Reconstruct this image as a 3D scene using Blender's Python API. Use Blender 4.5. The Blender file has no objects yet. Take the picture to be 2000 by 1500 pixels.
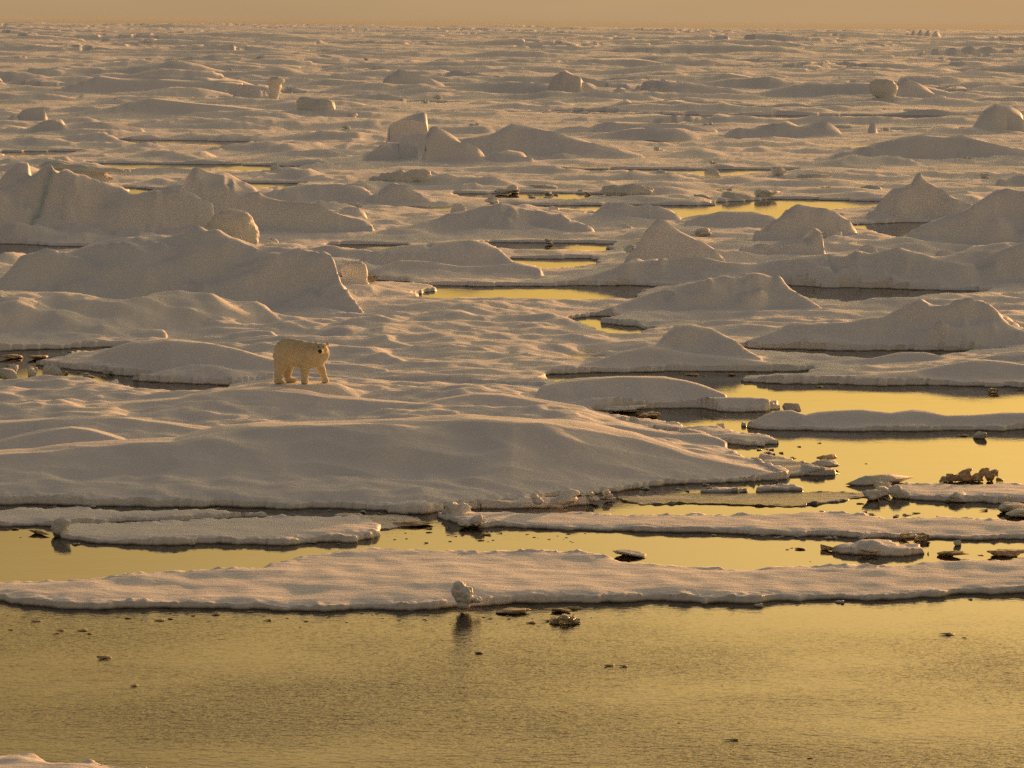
import bpy, math, random
import numpy as np

# ------------------------------------------------------------------ camera, light, exposure
scene = bpy.context.scene
FPX, CX, CY, CAMH = 5671.0, 1000.0, 750.0, 12.0
PITCH, ROLL = math.atan(707.5 / 5671.0), 0.0075
SUN_AZ, SUN_EL = math.radians(32.0), math.radians(5.0)
_F = np.array([0, math.cos(PITCH), -math.sin(PITCH)])
_R0 = np.array([1.0, 0, 0]); _U0 = np.array([0, math.sin(PITCH), math.cos(PITCH)])
_R = math.cos(ROLL) * _R0 + math.sin(ROLL) * _U0
_U = -math.sin(ROLL) * _R0 + math.cos(ROLL) * _U0
from mathutils import Matrix, Vector
cam_d = bpy.data.cameras.new("camera")
cam = bpy.data.objects.new("camera", cam_d)
scene.collection.objects.link(cam)
cam.matrix_world = Matrix(((_R[0], _U[0], -_F[0], 0), (_R[1], _U[1], -_F[1], 0), (_R[2], _U[2], -_F[2], CAMH), (0, 0, 0, 1)))
cam_d.sensor_width = 36.0
cam_d.lens = 36.0 * FPX / 2000.0
cam_d.clip_start = 0.5
cam_d.clip_end = 90000.0
scene.camera = cam

scene.view_settings.view_transform = 'Standard'
scene.view_settings.look = 'None'
scene.view_settings.gamma = 1.0
scene.view_settings.exposure = 0.30
scene.cycles.max_bounces = 6
scene.cycles.diffuse_bounces = 3
scene.cycles.use_denoising = False
scene.cycles.use_adaptive_sampling = False
scene.cycles.sample_clamp_indirect = 3.0

world = bpy.data.worlds.new("World")
scene.world = world
world.use_nodes = True
wn, wl = world.node_tree.nodes, world.node_tree.links
wn.clear()
w_out = wn.new('ShaderNodeOutputWorld'); w_bg = wn.new('ShaderNodeBackground')
sky = wn.new('ShaderNodeTexSky'); sky.sky_type = 'NISHITA'; sky.sun_disc = False
sky.sun_elevation = SUN_EL; sky.sun_rotation = SUN_AZ
sky.air_density = 1.0; sky.dust_density = 2.5; sky.ozone_density = 1.0; sky.altitude = 0.0
tint = wn.new('ShaderNodeMix'); tint.data_type = 'RGBA'; tint.blend_type = 'MULTIPLY'; tint.inputs[0].default_value = 1.0
SKY_TINT = (1.25, 0.88, 0.80, 1)
tint.inputs[7].default_value = SKY_TINT
wtc = wn.new('ShaderNodeTexCoord'); wsep = wn.new('ShaderNodeSeparateXYZ')
# thin evening cloud veil lit by the low sun: dull haze bank at the horizon, gold above it towards the sun
veil = wn.new('ShaderNodeValToRGB'); veil.color_ramp.interpolation = 'B_SPLINE'
VEIL = [(0.0, (0.122, 0.0832, 0.0448)), (0.03, (0.12, 0.0832, 0.0424)), (0.085, (0.392, 0.24, 0.046)), (0.15, (0.5, 0.32, 0.072)), (0.24, (0.8, 0.528, 0.188)), (0.34, (0.64, 0.424, 0.18)), (0.5, (0.0488, 0.0464, 0.0464)), (0.75, (0.0448, 0.0456, 0.0488)), (1.0, (0.0448, 0.0456, 0.0496))]   # times 2.5 below
while len(veil.color_ramp.elements) < len(VEIL): veil.color_ramp.elements.new(.5)
for e_, (p_, c_) in zip(veil.color_ramp.elements, VEIL): e_.position = p_; e_.color = (*c_, 1)
dot = wn.new('ShaderNodeVectorMath'); dot.operation = 'DOT_PRODUCT'; dot.inputs[1].default_value = (math.sin(math.radians(38)), math.cos(math.radians(38)), 0)
mx0 = wn.new('ShaderNodeMath'); mx0.operation = 'MAXIMUM'; mx0.inputs[1].default_value = 0.0
pw_ = wn.new('ShaderNodeMath'); pw_.operation = 'POWER'; pw_.inputs[1].default_value = 2.4
ml_ = wn.new('ShaderNodeMath'); ml_.operation = 'MULTIPLY_ADD'; ml_.inputs[1].default_value = 1.15; ml_.inputs[2].default_value = 0.30
cl_ = wn.new('ShaderNodeTexNoise'); cl_.inputs['Scale'].default_value = 3.0; cl_.inputs['Detail'].default_value = 4
clm = wn.new('ShaderNodeMapping'); clm.inputs['Scale'].default_value = (1, 1, 9)
clr = wn.new('ShaderNodeMapRange'); clr.inputs[1].default_value = .3; clr.inputs[2].default_value = .7; clr.inputs[3].default_value = 2.4; clr.inputs[4].default_value = 2.95
st_ = wn.new('ShaderNodeMath'); st_.operation = 'MULTIPLY'
vs = wn.new('ShaderNodeVectorMath'); vs.operation = 'SCALE'
s1 = wn.new('ShaderNodeVectorMath'); s1.operation = 'SCALE'; s1.inputs['Scale'].default_value = 0.030
sm_ = wn.new('ShaderNodeVectorMath'); sm_.operation = 'ADD'
wl.new(sky.outputs[0], tint.inputs[6]); wl.new(tint.outputs[2], s1.inputs[0])
wl.new(wtc.outputs['Generated'], wsep.inputs[0]); wl.new(wsep.outputs[2], veil.inputs[0])
wl.new(wtc.outputs['Generated'], dot.inputs[0]); wl.new(dot.outputs['Value'], mx0.inputs[0]); wl.new(mx0.outputs[0], pw_.inputs[0])
lowf = wn.new('ShaderNodeMapRange'); lowf.inputs[1].default_value = .01; lowf.inputs[2].default_value = .08; lowf.inputs[3].default_value = .05; lowf.inputs[4].default_value = 1.38
lowo = wn.new('ShaderNodeMapRange'); lowo.inputs[1].default_value = .01; lowo.inputs[2].default_value = .08; lowo.inputs[3].default_value = 1.05; lowo.inputs[4].default_value = .06
wl.new(wsep.outputs[2], lowf.inputs[0]); wl.new(wsep.outputs[2], lowo.inputs[0])
upf = wn.new('ShaderNodeMapRange'); upf.inputs[1].default_value = .30; upf.inputs[2].default_value = .55; upf.inputs[3].default_value = 0.0; upf.inputs[4].default_value = 1.0
wl.new(wsep.outputs[2], upf.inputs[0])
mxa = wn.new('ShaderNodeMix'); mxb = wn.new('ShaderNodeMix')
mxa.inputs[3].default_value = .15; mxb.inputs[3].default_value = .62
wl.new(upf.outputs[0], mxa.inputs[0]); wl.new(upf.outputs[0], mxb.inputs[0]); wl.new(lowf.outputs[0], mxa.inputs[2]); wl.new(lowo.outputs[0], mxb.inputs[2])
wl.new(pw_.outputs[0], ml_.inputs[0]); wl.new(mxa.outputs[0], ml_.inputs[1]); wl.new(mxb.outputs[0], ml_.inputs[2])
wl.new(wtc.outputs['Generated'], clm.inputs[0]); wl.new(clm.outputs[0], cl_.inputs['Vector']); wl.new(cl_.outputs[0], clr.inputs[0])
wl.new(ml_.outputs[0], st_.inputs[0]); wl.new(clr.outputs[0], st_.inputs[1])
nlow = wn.new('ShaderNodeMapRange'); nlow.inputs[1].default_value = .0; nlow.inputs[2].default_value = .16; nlow.inputs[3].default_value = .005; nlow.inputs[4].default_value = .016
wl.new(wsep.outputs[2], nlow.inputs[0]); wl.new(nlow.outputs[0], s1.inputs['Scale'])
wl.new(veil.outputs[0], vs.inputs[0]); wl.new(st_.outputs[0], vs.inputs['Scale'])
wl.new(s1.outputs[0], sm_.inputs[0]); wl.new(vs.outputs[0], sm_.inputs[1])
wl.new(sm_.outputs[0], w_bg.inputs[0]); w_bg.inputs[1].default_value = 1.0
wl.new(w_bg.outputs[0], w_out.inputs[0])

sun_d = bpy.data.lights.new("sun", 'SUN')
sun_d.energy = 5.0; sun_d.angle = math.radians(0.5); sun_d.color = (1.0, 0.45, 0.17)
sun = bpy.data.objects.new("sun", sun_d)
scene.collection.objects.link(sun)
_sd = Vector((math.sin(SUN_AZ) * math.cos(SUN_EL), math.cos(SUN_AZ) * math.cos(SUN_EL), math.sin(SUN_EL)))
sun.rotation_euler = _sd.to_track_quat('Z', 'Y').to_euler()

# ------------------------------------------------------------------ pixel <-> place
def ray(px, py):
    d = _F * FPX + _R * (px - CX) - _U * (py - CY)
    return d / d[1]                      # unit step along Y: (a, 1, -T)
def at(px, py, z=0.0):
    d = ray(px, py); t = (CAMH - z) / -d[2]
    return np.array([d[0] * t, t, z])

# ------------------------------------------------------------------ noise
_rng = np.random.RandomState(7)
_perm = _rng.permutation(4096).astype(np.int32)
_ga = _rng.rand(4096) * 2 * np.pi
_gx, _gy = np.cos(_ga).astype(np.float32), np.sin(_ga).astype(np.float32)
def perlin(x, y, seed=0):
    x = np.asarray(x, np.float32) + np.float32(seed * 17.37); y = np.asarray(y, np.float32) + np.float32(seed * 9.71)
    xf, yf = np.floor(x), np.floor(y)
    xi, yi = xf.astype(np.int32), yf.astype(np.int32)
    fx, fy = x - xf, y - yf
    u = fx * fx * fx * (fx * (fx * 6 - 15) + 10); v = fy * fy * fy * (fy * (fy * 6 - 15) + 10)
    def g(ix, iy, dx, dy):
        h = _perm[(_perm[ix & 4095] + iy) & 4095]
        return _gx[h] * dx + _gy[h] * dy
    a = g(xi, yi, fx, fy); b = g(xi + 1, yi, fx - 1, fy)
    c = g(xi, yi + 1, fx, fy - 1); d = g(xi + 1, yi + 1, fx - 1, fy - 1)
    return (a + u * (b - a)) * (1 - v) + (c + u * (d - c)) * v
def n3(p, s, seed=0):
    """cheap 3-D lumps from three 2-D slices"""
    return (perlin(p[:, 0] / s, p[:, 1] / s, seed) + perlin(p[:, 1] / s, p[:, 2] / s, seed + 3) + perlin(p[:, 2] / s, p[:, 0] / s, seed + 5)) * 0.7
def sstep(t):
    t = np.clip(t, 0, 1); return t * t * (3 - 2 * t)

# ------------------------------------------------------------------ materials
def new_mat(name):
    m = bpy.data.materials.new(name); m.use_nodes = True
    return m, m.node_tree.nodes, m.node_tree.links, m.node_tree.nodes['Principled BSDF']

def snow_material(name, col=(0.86, 0.87, 0.88), wet=(0.10, 0.09, 0.065), blue=(0.42, 0.60, 0.62), bump=0.55):  # wet: colour of the slush and of the painted shade band at the waterline
    m, N, L, b = new_mat(name)
    geo = N.new('ShaderNodeNewGeometry')
    sep = N.new('ShaderNodeSeparateXYZ'); L.new(geo.outputs['Position'], sep.inputs[0])
    # undercut shade and dark reflection painted into the ice colour just above the waterline
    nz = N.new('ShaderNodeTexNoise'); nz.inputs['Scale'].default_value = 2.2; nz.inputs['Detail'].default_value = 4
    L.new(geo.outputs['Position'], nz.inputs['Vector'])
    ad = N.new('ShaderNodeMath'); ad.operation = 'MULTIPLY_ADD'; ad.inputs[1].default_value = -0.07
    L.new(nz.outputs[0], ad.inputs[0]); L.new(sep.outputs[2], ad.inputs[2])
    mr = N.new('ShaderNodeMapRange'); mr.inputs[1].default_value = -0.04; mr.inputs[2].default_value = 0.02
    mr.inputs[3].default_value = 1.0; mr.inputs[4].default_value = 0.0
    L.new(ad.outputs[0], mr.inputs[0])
    at_s = N.new('ShaderNodeAttribute'); at_s.attribute_name = 'slush'
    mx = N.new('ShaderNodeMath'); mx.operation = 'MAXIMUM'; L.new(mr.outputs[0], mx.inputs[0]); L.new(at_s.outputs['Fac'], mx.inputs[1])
    at_b = N.new('ShaderNodeAttribute'); at_b.attribute_name = 'blue'
    c0 = N.new('ShaderNodeMix'); c0.data_type = 'RGBA'; c0.inputs[6].default_value = (*col, 1); c0.inputs[7].default_value = (*blue, 1)
    L.new(at_b.outputs['Fac'], c0.inputs[0])
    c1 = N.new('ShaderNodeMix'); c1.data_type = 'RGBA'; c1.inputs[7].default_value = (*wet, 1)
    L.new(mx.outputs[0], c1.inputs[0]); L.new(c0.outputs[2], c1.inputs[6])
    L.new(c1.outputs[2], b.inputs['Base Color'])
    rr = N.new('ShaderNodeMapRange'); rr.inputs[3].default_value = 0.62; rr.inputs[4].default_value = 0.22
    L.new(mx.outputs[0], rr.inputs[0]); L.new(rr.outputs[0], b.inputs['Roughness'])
    b.inputs['Specular IOR Level'].default_value = 0.35
    # crystalline grain and wind-packed crust
    g1 = N.new('ShaderNodeTexNoise'); g1.inputs['Scale'].default_value = 26.0; g1.inputs['Detail'].default_value = 3; g1.inputs['Roughness'].default_value = 0.7
    g2 = N.new('ShaderNodeTexNoise'); g2.inputs['Scale'].default_value = 3.4; g2.inputs['Detail'].default_value = 5; g2.inputs['Roughness'].default_value = 0.6
    mp = N.new('ShaderNodeMapping'); mp.inputs['Scale'].default_value = (0.55, 1.5, 1.0)
    L.new(geo.outputs['Position'], mp.inputs[0]); L.new(mp.outputs[0], g2.inputs['Vector']); L.new(geo.outputs['Position'], g1.inputs['Vector'])
    b1 = N.new('ShaderNodeBump'); b1.inputs['Strength'].default_value = bump; b1.inputs['Distance'].default_value = 0.016
    b2 = N.new('ShaderNodeBump'); b2.inputs['Strength'].default_value = bump; b2.inputs['Distance'].default_value = 0.075
    L.new(g2.outputs[0], b2.inputs['Height']); L.new(g1.outputs[0], b1.inputs['Height']); L.new(b2.outputs[0], b1.inputs['Normal'])
    L.new(b1.outputs[0], b.inputs['Normal'])
    return m
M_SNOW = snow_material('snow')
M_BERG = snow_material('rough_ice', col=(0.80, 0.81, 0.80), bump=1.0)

def ice_material(name, col, rough, trans=0.0):
    m, N, L, b = new_mat(name)
    geo = N.new('ShaderNodeNewGeometry')
    nz = N.new('ShaderNodeTexNoise'); nz.inputs['Scale'].default_value = 9.0; nz.inputs['Detail'].default_value = 5
    L.new(geo.outputs['Position'], nz.inputs['Vector'])
    cr_ = N.new('ShaderNodeValToRGB'); cr_.color_ramp.elements[0].position = 0.35; cr_.color_ramp.elements[1].position = 0.7
    cr_.color_ramp.elements[0].color = (col[0] * .45, col[1] * .42, col[2] * .38, 1); cr_.color_ramp.elements[1].color = (*col, 1)
    L.new(nz.outputs[0], cr_.inputs[0]); L.new(cr_.outputs[0], b.inputs['Base Color'])
    b.inputs['Roughness'].default_value = rough
    b.inputs['Transmission Weight'].default_value = trans; b.inputs['IOR'].default_value = 1.31
    bp = N.new('ShaderNodeBump'); bp.inputs['Strength'].default_value = 0.5; bp.inputs['Distance'].default_value = 0.02
    L.new(nz.outputs[0], bp.inputs['Height']); L.new(bp.outputs[0], b.inputs['Normal'])
    return m
M_BROWN = ice_material('algae_stained_ice', (0.80, 0.64, 0.44), 0.4, 0.0)
M_CLEAR = ice_material('clear_ice', (0.72, 0.68, 0.58), 0.15, 0.45)

def water_material():
    m, N, L, b = new_mat('sea_water')
    b.inputs['Base Color'].default_value = (0.013, 0.010, 0.007, 1)
    b.inputs['Roughness'].default_value = 0.04; b.inputs['IOR'].default_value = 1.333
    geo = N.new('ShaderNodeNewGeometry'); sep = N.new('ShaderNodeSeparateXYZ'); L.new(geo.outputs['Position'], sep.inputs[0])
    # wind reaches the wide open pool only (y < ~62 m); the leads lie calm in the lee of the ice
    open_ = N.new('ShaderNodeMapRange'); open_.inputs[1].default_value = 61.0; open_.inputs[2].default_value = 55.0
    L.new(sep.outputs[1], open_.inputs[0])
    mp = N.new('ShaderNodeMapping'); mp.inputs['Scale'].default_value = (0.7, 1.25, 1); mp.inputs['Rotation'].default_value = (0, 0, 0.12)
    L.new(geo.outputs['Position'], mp.inputs[0])
    pat = N.new('ShaderNodeTexNoise'); pat.inputs['Scale'].default_value = 0.16; pat.inputs['Detail'].default_value = 3
    L.new(mp.outputs[0], pat.inputs['Vector'])
    patr = N.new('ShaderNodeMapRange'); patr.inputs[1].default_value = 0.38; patr.inputs[2].default_value = 0.62; patr.inputs[3].default_value = 0.45; patr.inputs[4].default_value = 1.15
    L.new(pat.outputs[0], patr.inputs[0])
    st = N.new('ShaderNodeMath'); st.operation = 'MULTIPLY'; L.new(open_.outputs[0], st.inputs[0]); L.new(patr.outputs[0], st.inputs[1])
    st2 = N.new('ShaderNodeMath'); st2.operation = 'MULTIPLY_ADD'; st2.inputs[1].default_value = 0.92; st2.inputs[2].default_value = 0.08
    L.new(st.outputs[0], st2.inputs[0])
    w1 = N.new('ShaderNodeTexNoise'); w1.inputs['Scale'].default_value = 6.5; w1.inputs['Detail'].default_value = 3; w1.inputs['Roughness'].default_value = 0.55
    L.new(mp.outputs[0], w1.inputs['Vector'])
    w2 = N.new('ShaderNodeTexNoise'); w2.inputs['Scale'].default_value = 0.9; w2.inputs['Detail'].default_value = 2
    L.new(mp.outputs[0], w2.inputs['Vector'])
    b1 = N.new('ShaderNodeBump'); b1.inputs['Distance'].default_value = 0.025
    b2 = N.new('ShaderNodeBump'); b2.inputs['Distance'].default_value = 0.04
    L.new(st2.outputs[0], b1.inputs['Strength']); L.new(st2.outputs[0], b2.inputs['Strength'])
    L.new(w2.outputs[0], b2.inputs['Height']); L.new(w1.outputs[0], b1.inputs['Height']); L.new(b2.outputs[0], b1.inputs['Normal'])
    L.new(b1.outputs[0], b.inputs['Normal'])
    return m
M_WATER = water_material()

# ------------------------------------------------------------------ mesh helpers
def make_mesh(name, V, F, mat, attrs=None, smooth=True):
    me = bpy.data.meshes.new(name)
    V = np.ascontiguousarray(V, np.float32); F = np.asarray(F)
    k = F.shape[1]
    me.vertices.add(len(V)); me.vertices.foreach_set('co', V.ravel())
    me.loops.add(F.size); me.loops.foreach_set('vertex_index', F.astype(np.int32).ravel())
    me.polygons.add(len(F)); me.polygons.foreach_set('loop_start', np.arange(0, F.size, k, dtype=np.int32))
    me.polygons.foreach_set('loop_total', np.full(len(F), k, np.int32))
    if smooth: me.polygons.foreach_set('use_smooth', np.ones(len(F), bool))
    for an, av in (attrs or {}).items():
        a = me.attributes.new(an, 'FLOAT', 'POINT'); a.data.foreach_set('value', np.ascontiguousarray(av, np.float32))
    me.update(calc_edges=True)
    me.validate()
    me.materials.append(mat)
    return me
def link(name, me, parent=None, **props):
    o = bpy.data.objects.new(name, me); scene.collection.objects.link(o)
    if parent: o.parent = parent
    for k, v in props.items():
        if v: o[k] = v
    return o

# ------------------------------------------------------------------ water
wx = np.array([-30000, 30000]); wy = np.array([-2000.0, 40000])
link('water', make_mesh('water', [(wx[0], wy[0], 0), (wx[1], wy[0], 0), (wx[1], wy[1], 0), (wx[0], wy[1], 0)], [[0, 1, 2, 3]], M_WATER, smooth=False), kind='structure', label='calm golden sea water between the floes')

# ------------------------------------------------------------------ traced plan of the ice
# each floe: name, label, thickness, relief, slush, back edge (image points on its top), front edge (at the waterline)
FLOES = [
 ('ice_floe', 'longest flat snow-covered floe, whose whole front edge meets the open pool', .17, .35, 0,
  [(-400,1150),(0,1133),(120,1128),(225,1122),(240,1112),(256,1119),(380,1108),(480,1103),(560,1088),(640,1073),(720,1066),(880,1065),(965,1070),(1052,1071),(1175,1081),(1245,1092),(1315,1100),(1370,1105),(1510,1105),(1702,1106),(1807,1096),(2000,1088),(2400,1085)],
  [(2400,1150),(2000,1163),(1850,1168),(1700,1172),(1560,1177),(1300,1178),(1100,1181),(950,1188),(780,1194),(650,1198),(520,1195),(400,1190),(250,1189),(120,1191),(50,1182),(0,1176),(-400,1160)]),
 ('ice_floe', 'low pale floe with a turned-up snowy left tip and dark undercut edge', .15, .45, 0,
  [(88,1036),(100,1024),(125,1018),(170,1019),(300,1015),(450,1009),(600,1003),(700,1003),(745,1010),(735,1022)],
  [(760,1047),(735,1053),(700,1058),(546,1065),(437,1063),(350,1066),(245,1066),(115,1058),(91,1045)]),
 ('ice_floe', 'long narrow floe with a lumpy left tip, one lead behind the longest flat floe', .13, .5, 0,
  [(862,1002),(923,999),(1087,997),(1210,1001),(1315,1002),(1400,1000),(1500,999),(1580,994),(1650,998),(1737,1008),(1850,1011),(1965,1015),(2100,1018),(2400,1018)],
  [(2400,1062),(2000,1057),(1850,1056),(1737,1053),(1620,1050),(1510,1048),(1400,1044),(1300,1041),(1175,1040),(1070,1035),(986,1031),(930,1035),(900,1027),(863,1016),(856,1005)]),
 ('ice_floe', 'pale floe with a knobbly raised front rim at the right edge above the brown slush', .15, .45, 0,
  [(1738,958),(1742,946),(1800,942),(1900,942),(2000,943),(2400,944)],
  [(2400,996),(2060,990),(2000,985),(1950,984),(1905,982),(1860,980),(1790,977),(1745,974)]),
 ('ice_floe', 'snow-topped floe with two low humps lying across the gold pool at the right', .15, .6, 0,
  [(1462,826),(1530,817),(1600,815),(1700,812),(1850,815),(2000,812),(2400,810)],
  [(2400,838),(2000,841),(1790,844),(1615,843),(1496,841),(1457,836),(1450,831)]),
 ('ice_floe', 'small corner of a snowy floe poking in at the bottom left', .3, .4, 0,
  [(-400,1445),(0,1462),(50,1466),(100,1472),(180,1478),(250,1483),(300,1494)],
  [(300,1530),(100,1600),(-400,1600)]),
 ('ice_floe', 'narrow grey shaded floe strip under the big snowy floe at the left', .15, .45, 0,
  [(-400,989),(0,991),(40,989),(80,992),(120,994),(250,995),(330,997),(440,998),(520,997),(620,1000),(700,1003)],
  [(720,1009),(600,1010),(400,1018),(230,1024),(95,1030),(0,1029),(-400,1029)]),
 ('ice_floe', 'flat ledge with a dark hollow front and ice lumps along its top', .28, .4, 0,
  [(700,990),(790,979),(867,978),(965,972),(1100,966),(1165,967),(1180,975)],
  [(1175,983),(1110,991),(1035,994),(940,995),(860,1002),(790,1006),(740,1003),(702,998)]),
 ('slush_floe', 'dark brownish sheet of wet slush with gritty surface between two pale floes', .03, .2, 1,
  [(1190,968),(1300,962),(1450,960),(1600,956),(1700,958),(1738,966)],
  [(1740,974),(1690,978),(1640,986),(1560,991),(1450,990),(1350,987),(1260,988),(1200,982)]),
 ('slush_floe', 'thin tongue of rough wet slush running out right of the big slope', .1, 1.6, .45,
  [(1440,880),(1470,880),(1510,888),(1560,897),(1590,905),(1630,914),(1646,920)],
  [(1650,926),(1635,931),(1580,929),(1545,932),(1500,915),(1450,890)]),
 ('ice_floe', 'long pointed tongue of crumbly ice reaching right below the gold channel', .18, 1.6, 0,
  [(1150,806),(1215,812),(1290,820),(1340,826),(1400,838),(1440,847),(1500,850),(1560,862)],
  [(1574,871),(1520,869),(1460,871),(1400,868),(1340,856),(1250,838),(1180,826),(1140,815)]),
 ('ice_floe', 'lumpy narrow floe ridge with a pointed right end, just above the brown slush sheet', .22, 1.3, 0,
  [(1366,950),(1400,944),(1450,945),(1500,945),(1535,940),(1580,946),(1650,948),(1710,950)],
  [(1705,958),(1640,960),(1550,962),(1480,963),(1420,966),(1366,964)]),
 ('ice_floe', 'small ragged floe with snowy left fin floating in the lead at the lower right', .2, 1.2, 0,
  [(1585,1070),(1610,1063),(1650,1060),(1720,1058),(1790,1062),(1815,1072)],
  [(1822,1080),(1780,1088),(1720,1089),(1660,1087),(1620,1081),(1590,1075)]),
 ('slush_floe', 'thin gritty slush sheet right of the low pale floe left of centre', .04, .6, .5,
  [(640,1002),(700,1000),(760,1001),(800,1006),(825,1010)],
  [(835,1016),(800,1026),(760,1036),(735,1034),(700,1024),(640,1012)]),
]
LAND = [(-900,985),(0,986),(260,991),(455,992),(700,997),(790,1000),(860,994),(1000,983),(1165,965),(1315,947),(1405,946),(1480,940),(1545,937),
        (1545,928),(1510,914),(1480,903),(1455,890),(1430,874),(1380,858),(1310,845),(1240,832),(1195,818),(1172,811),(1168,804),(1245,799),(1350,799),(1405,807),(1510,806),(1536,799),
        (1520,789),(1480,786),(1422,781),(1370,775),(1300,768),(1210,764),(1105,760),(1073,744),(1080,733),(1175,730),(1300,727),(1475,726),(1580,725),
        (1560,736),(1454,741),(1443,746),(1510,750),(1685,754),(1895,755),(2000,759),(2900,765)]
LEADS = [  # far edge at the waterline, near edge seen over the nearer ice
 ([(-300,470),(0,475),(60,476),(100,480),(158,483)], [(110,494),(55,506),(0,507),(-300,512)]),
 ([(252,369),(300,371),(357,373)], [(357,382),(300,382),(252,378)]),
 ([(205,320),(400,322),(600,325)], [(600,330),(400,331),(205,327)]),
 ([(470,357),(580,359)], [(580,363),(470,362)]),
 ([(716,540),(741,549),(786,551),(825,555),(930,558),(1035,559),(1280,560),(1301,560)], [(1290,568),(1245,580),(1224,583),(1175,579),(1105,577),(1000,579),(968,579),(877,579),(839,578),(797,572),(748,557)]),
 ([(1545,560),(1600,564),(1750,566),(1850,568),(1935,568)], [(1930,572),(1870,578),(1780,580),(1700,584),(1645,588),(1590,588)]),
 ([(1678,439),(1740,438),(1815,435)], [(1810,442),(1790,452),(1760,459),(1700,455)]),
 ([(1050,401),(1300,402),(1400,401),(1405,395),(1457,393),(1524,389),(1671,394),(1716,395)], [(1716,410),(1650,418),(1517,424),(1430,423),(1335,422),(1250,420),(1140,414),(1060,410)]),
 ([(910,378),(1165,380)], [(1165,385),(910,384)]),
 ([(1130,332),(1300,332),(1510,332)], [(1510,338),(1300,341),(1180,340)]),
 ([(672,480),(740,479),(812,477)], [(800,485),(700,486)]),
 ([(965,476),(1060,477),(1195,476)], [(1190,484),(1080,486),(980,485)]),
 ([(1015,506),(1090,506),(1160,503)], [(1150,516),(1070,520),(1030,520)]),
 ([(1118,624),(1150,618),(1180,618),(1180,624),(1160,631),(1180,636),(1273,644)], [(1273,650),(1180,648),(1140,640)]),
 ([(1457,680),(1615,685),(1825,687),(1900,688)], [(1880,692),(1700,694),(1560,692)]),
 ([(245,744),(300,749),(350,750),(425,754)], [(400,764),(350,768),(295,764),(255,752)]),
 ([(0,688),(122,682),(215,679)], [(160,686),(90,692),(0,694)]),
 ([(-200,716),(0,718),(60,716),(120,722),(170,726),(235,737)], [(230,745),(120,747),(0,742),(-200,742)]),
 ([(-300,692),(0,690),(50,691),(90,697)], [(80,706),(40,705),(0,700),(-300,700)]),
 ([(-300,146),(40,144),(60,145)], [(60,148),(-300,150)]),
 ([(880,148),(978,152)], [(978,158),(890,155)]),
 ([(1130,217),(1350,226),(1500,226),(1900,227)], [(1900,229),(1500,229),(1350,229),(1130,219)]),
 ([(230,273),(480,277)], [(470,283),(250,279)]),
 ([(0,298),(140,296)], [(140,300),(0,303)]),
]
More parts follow.
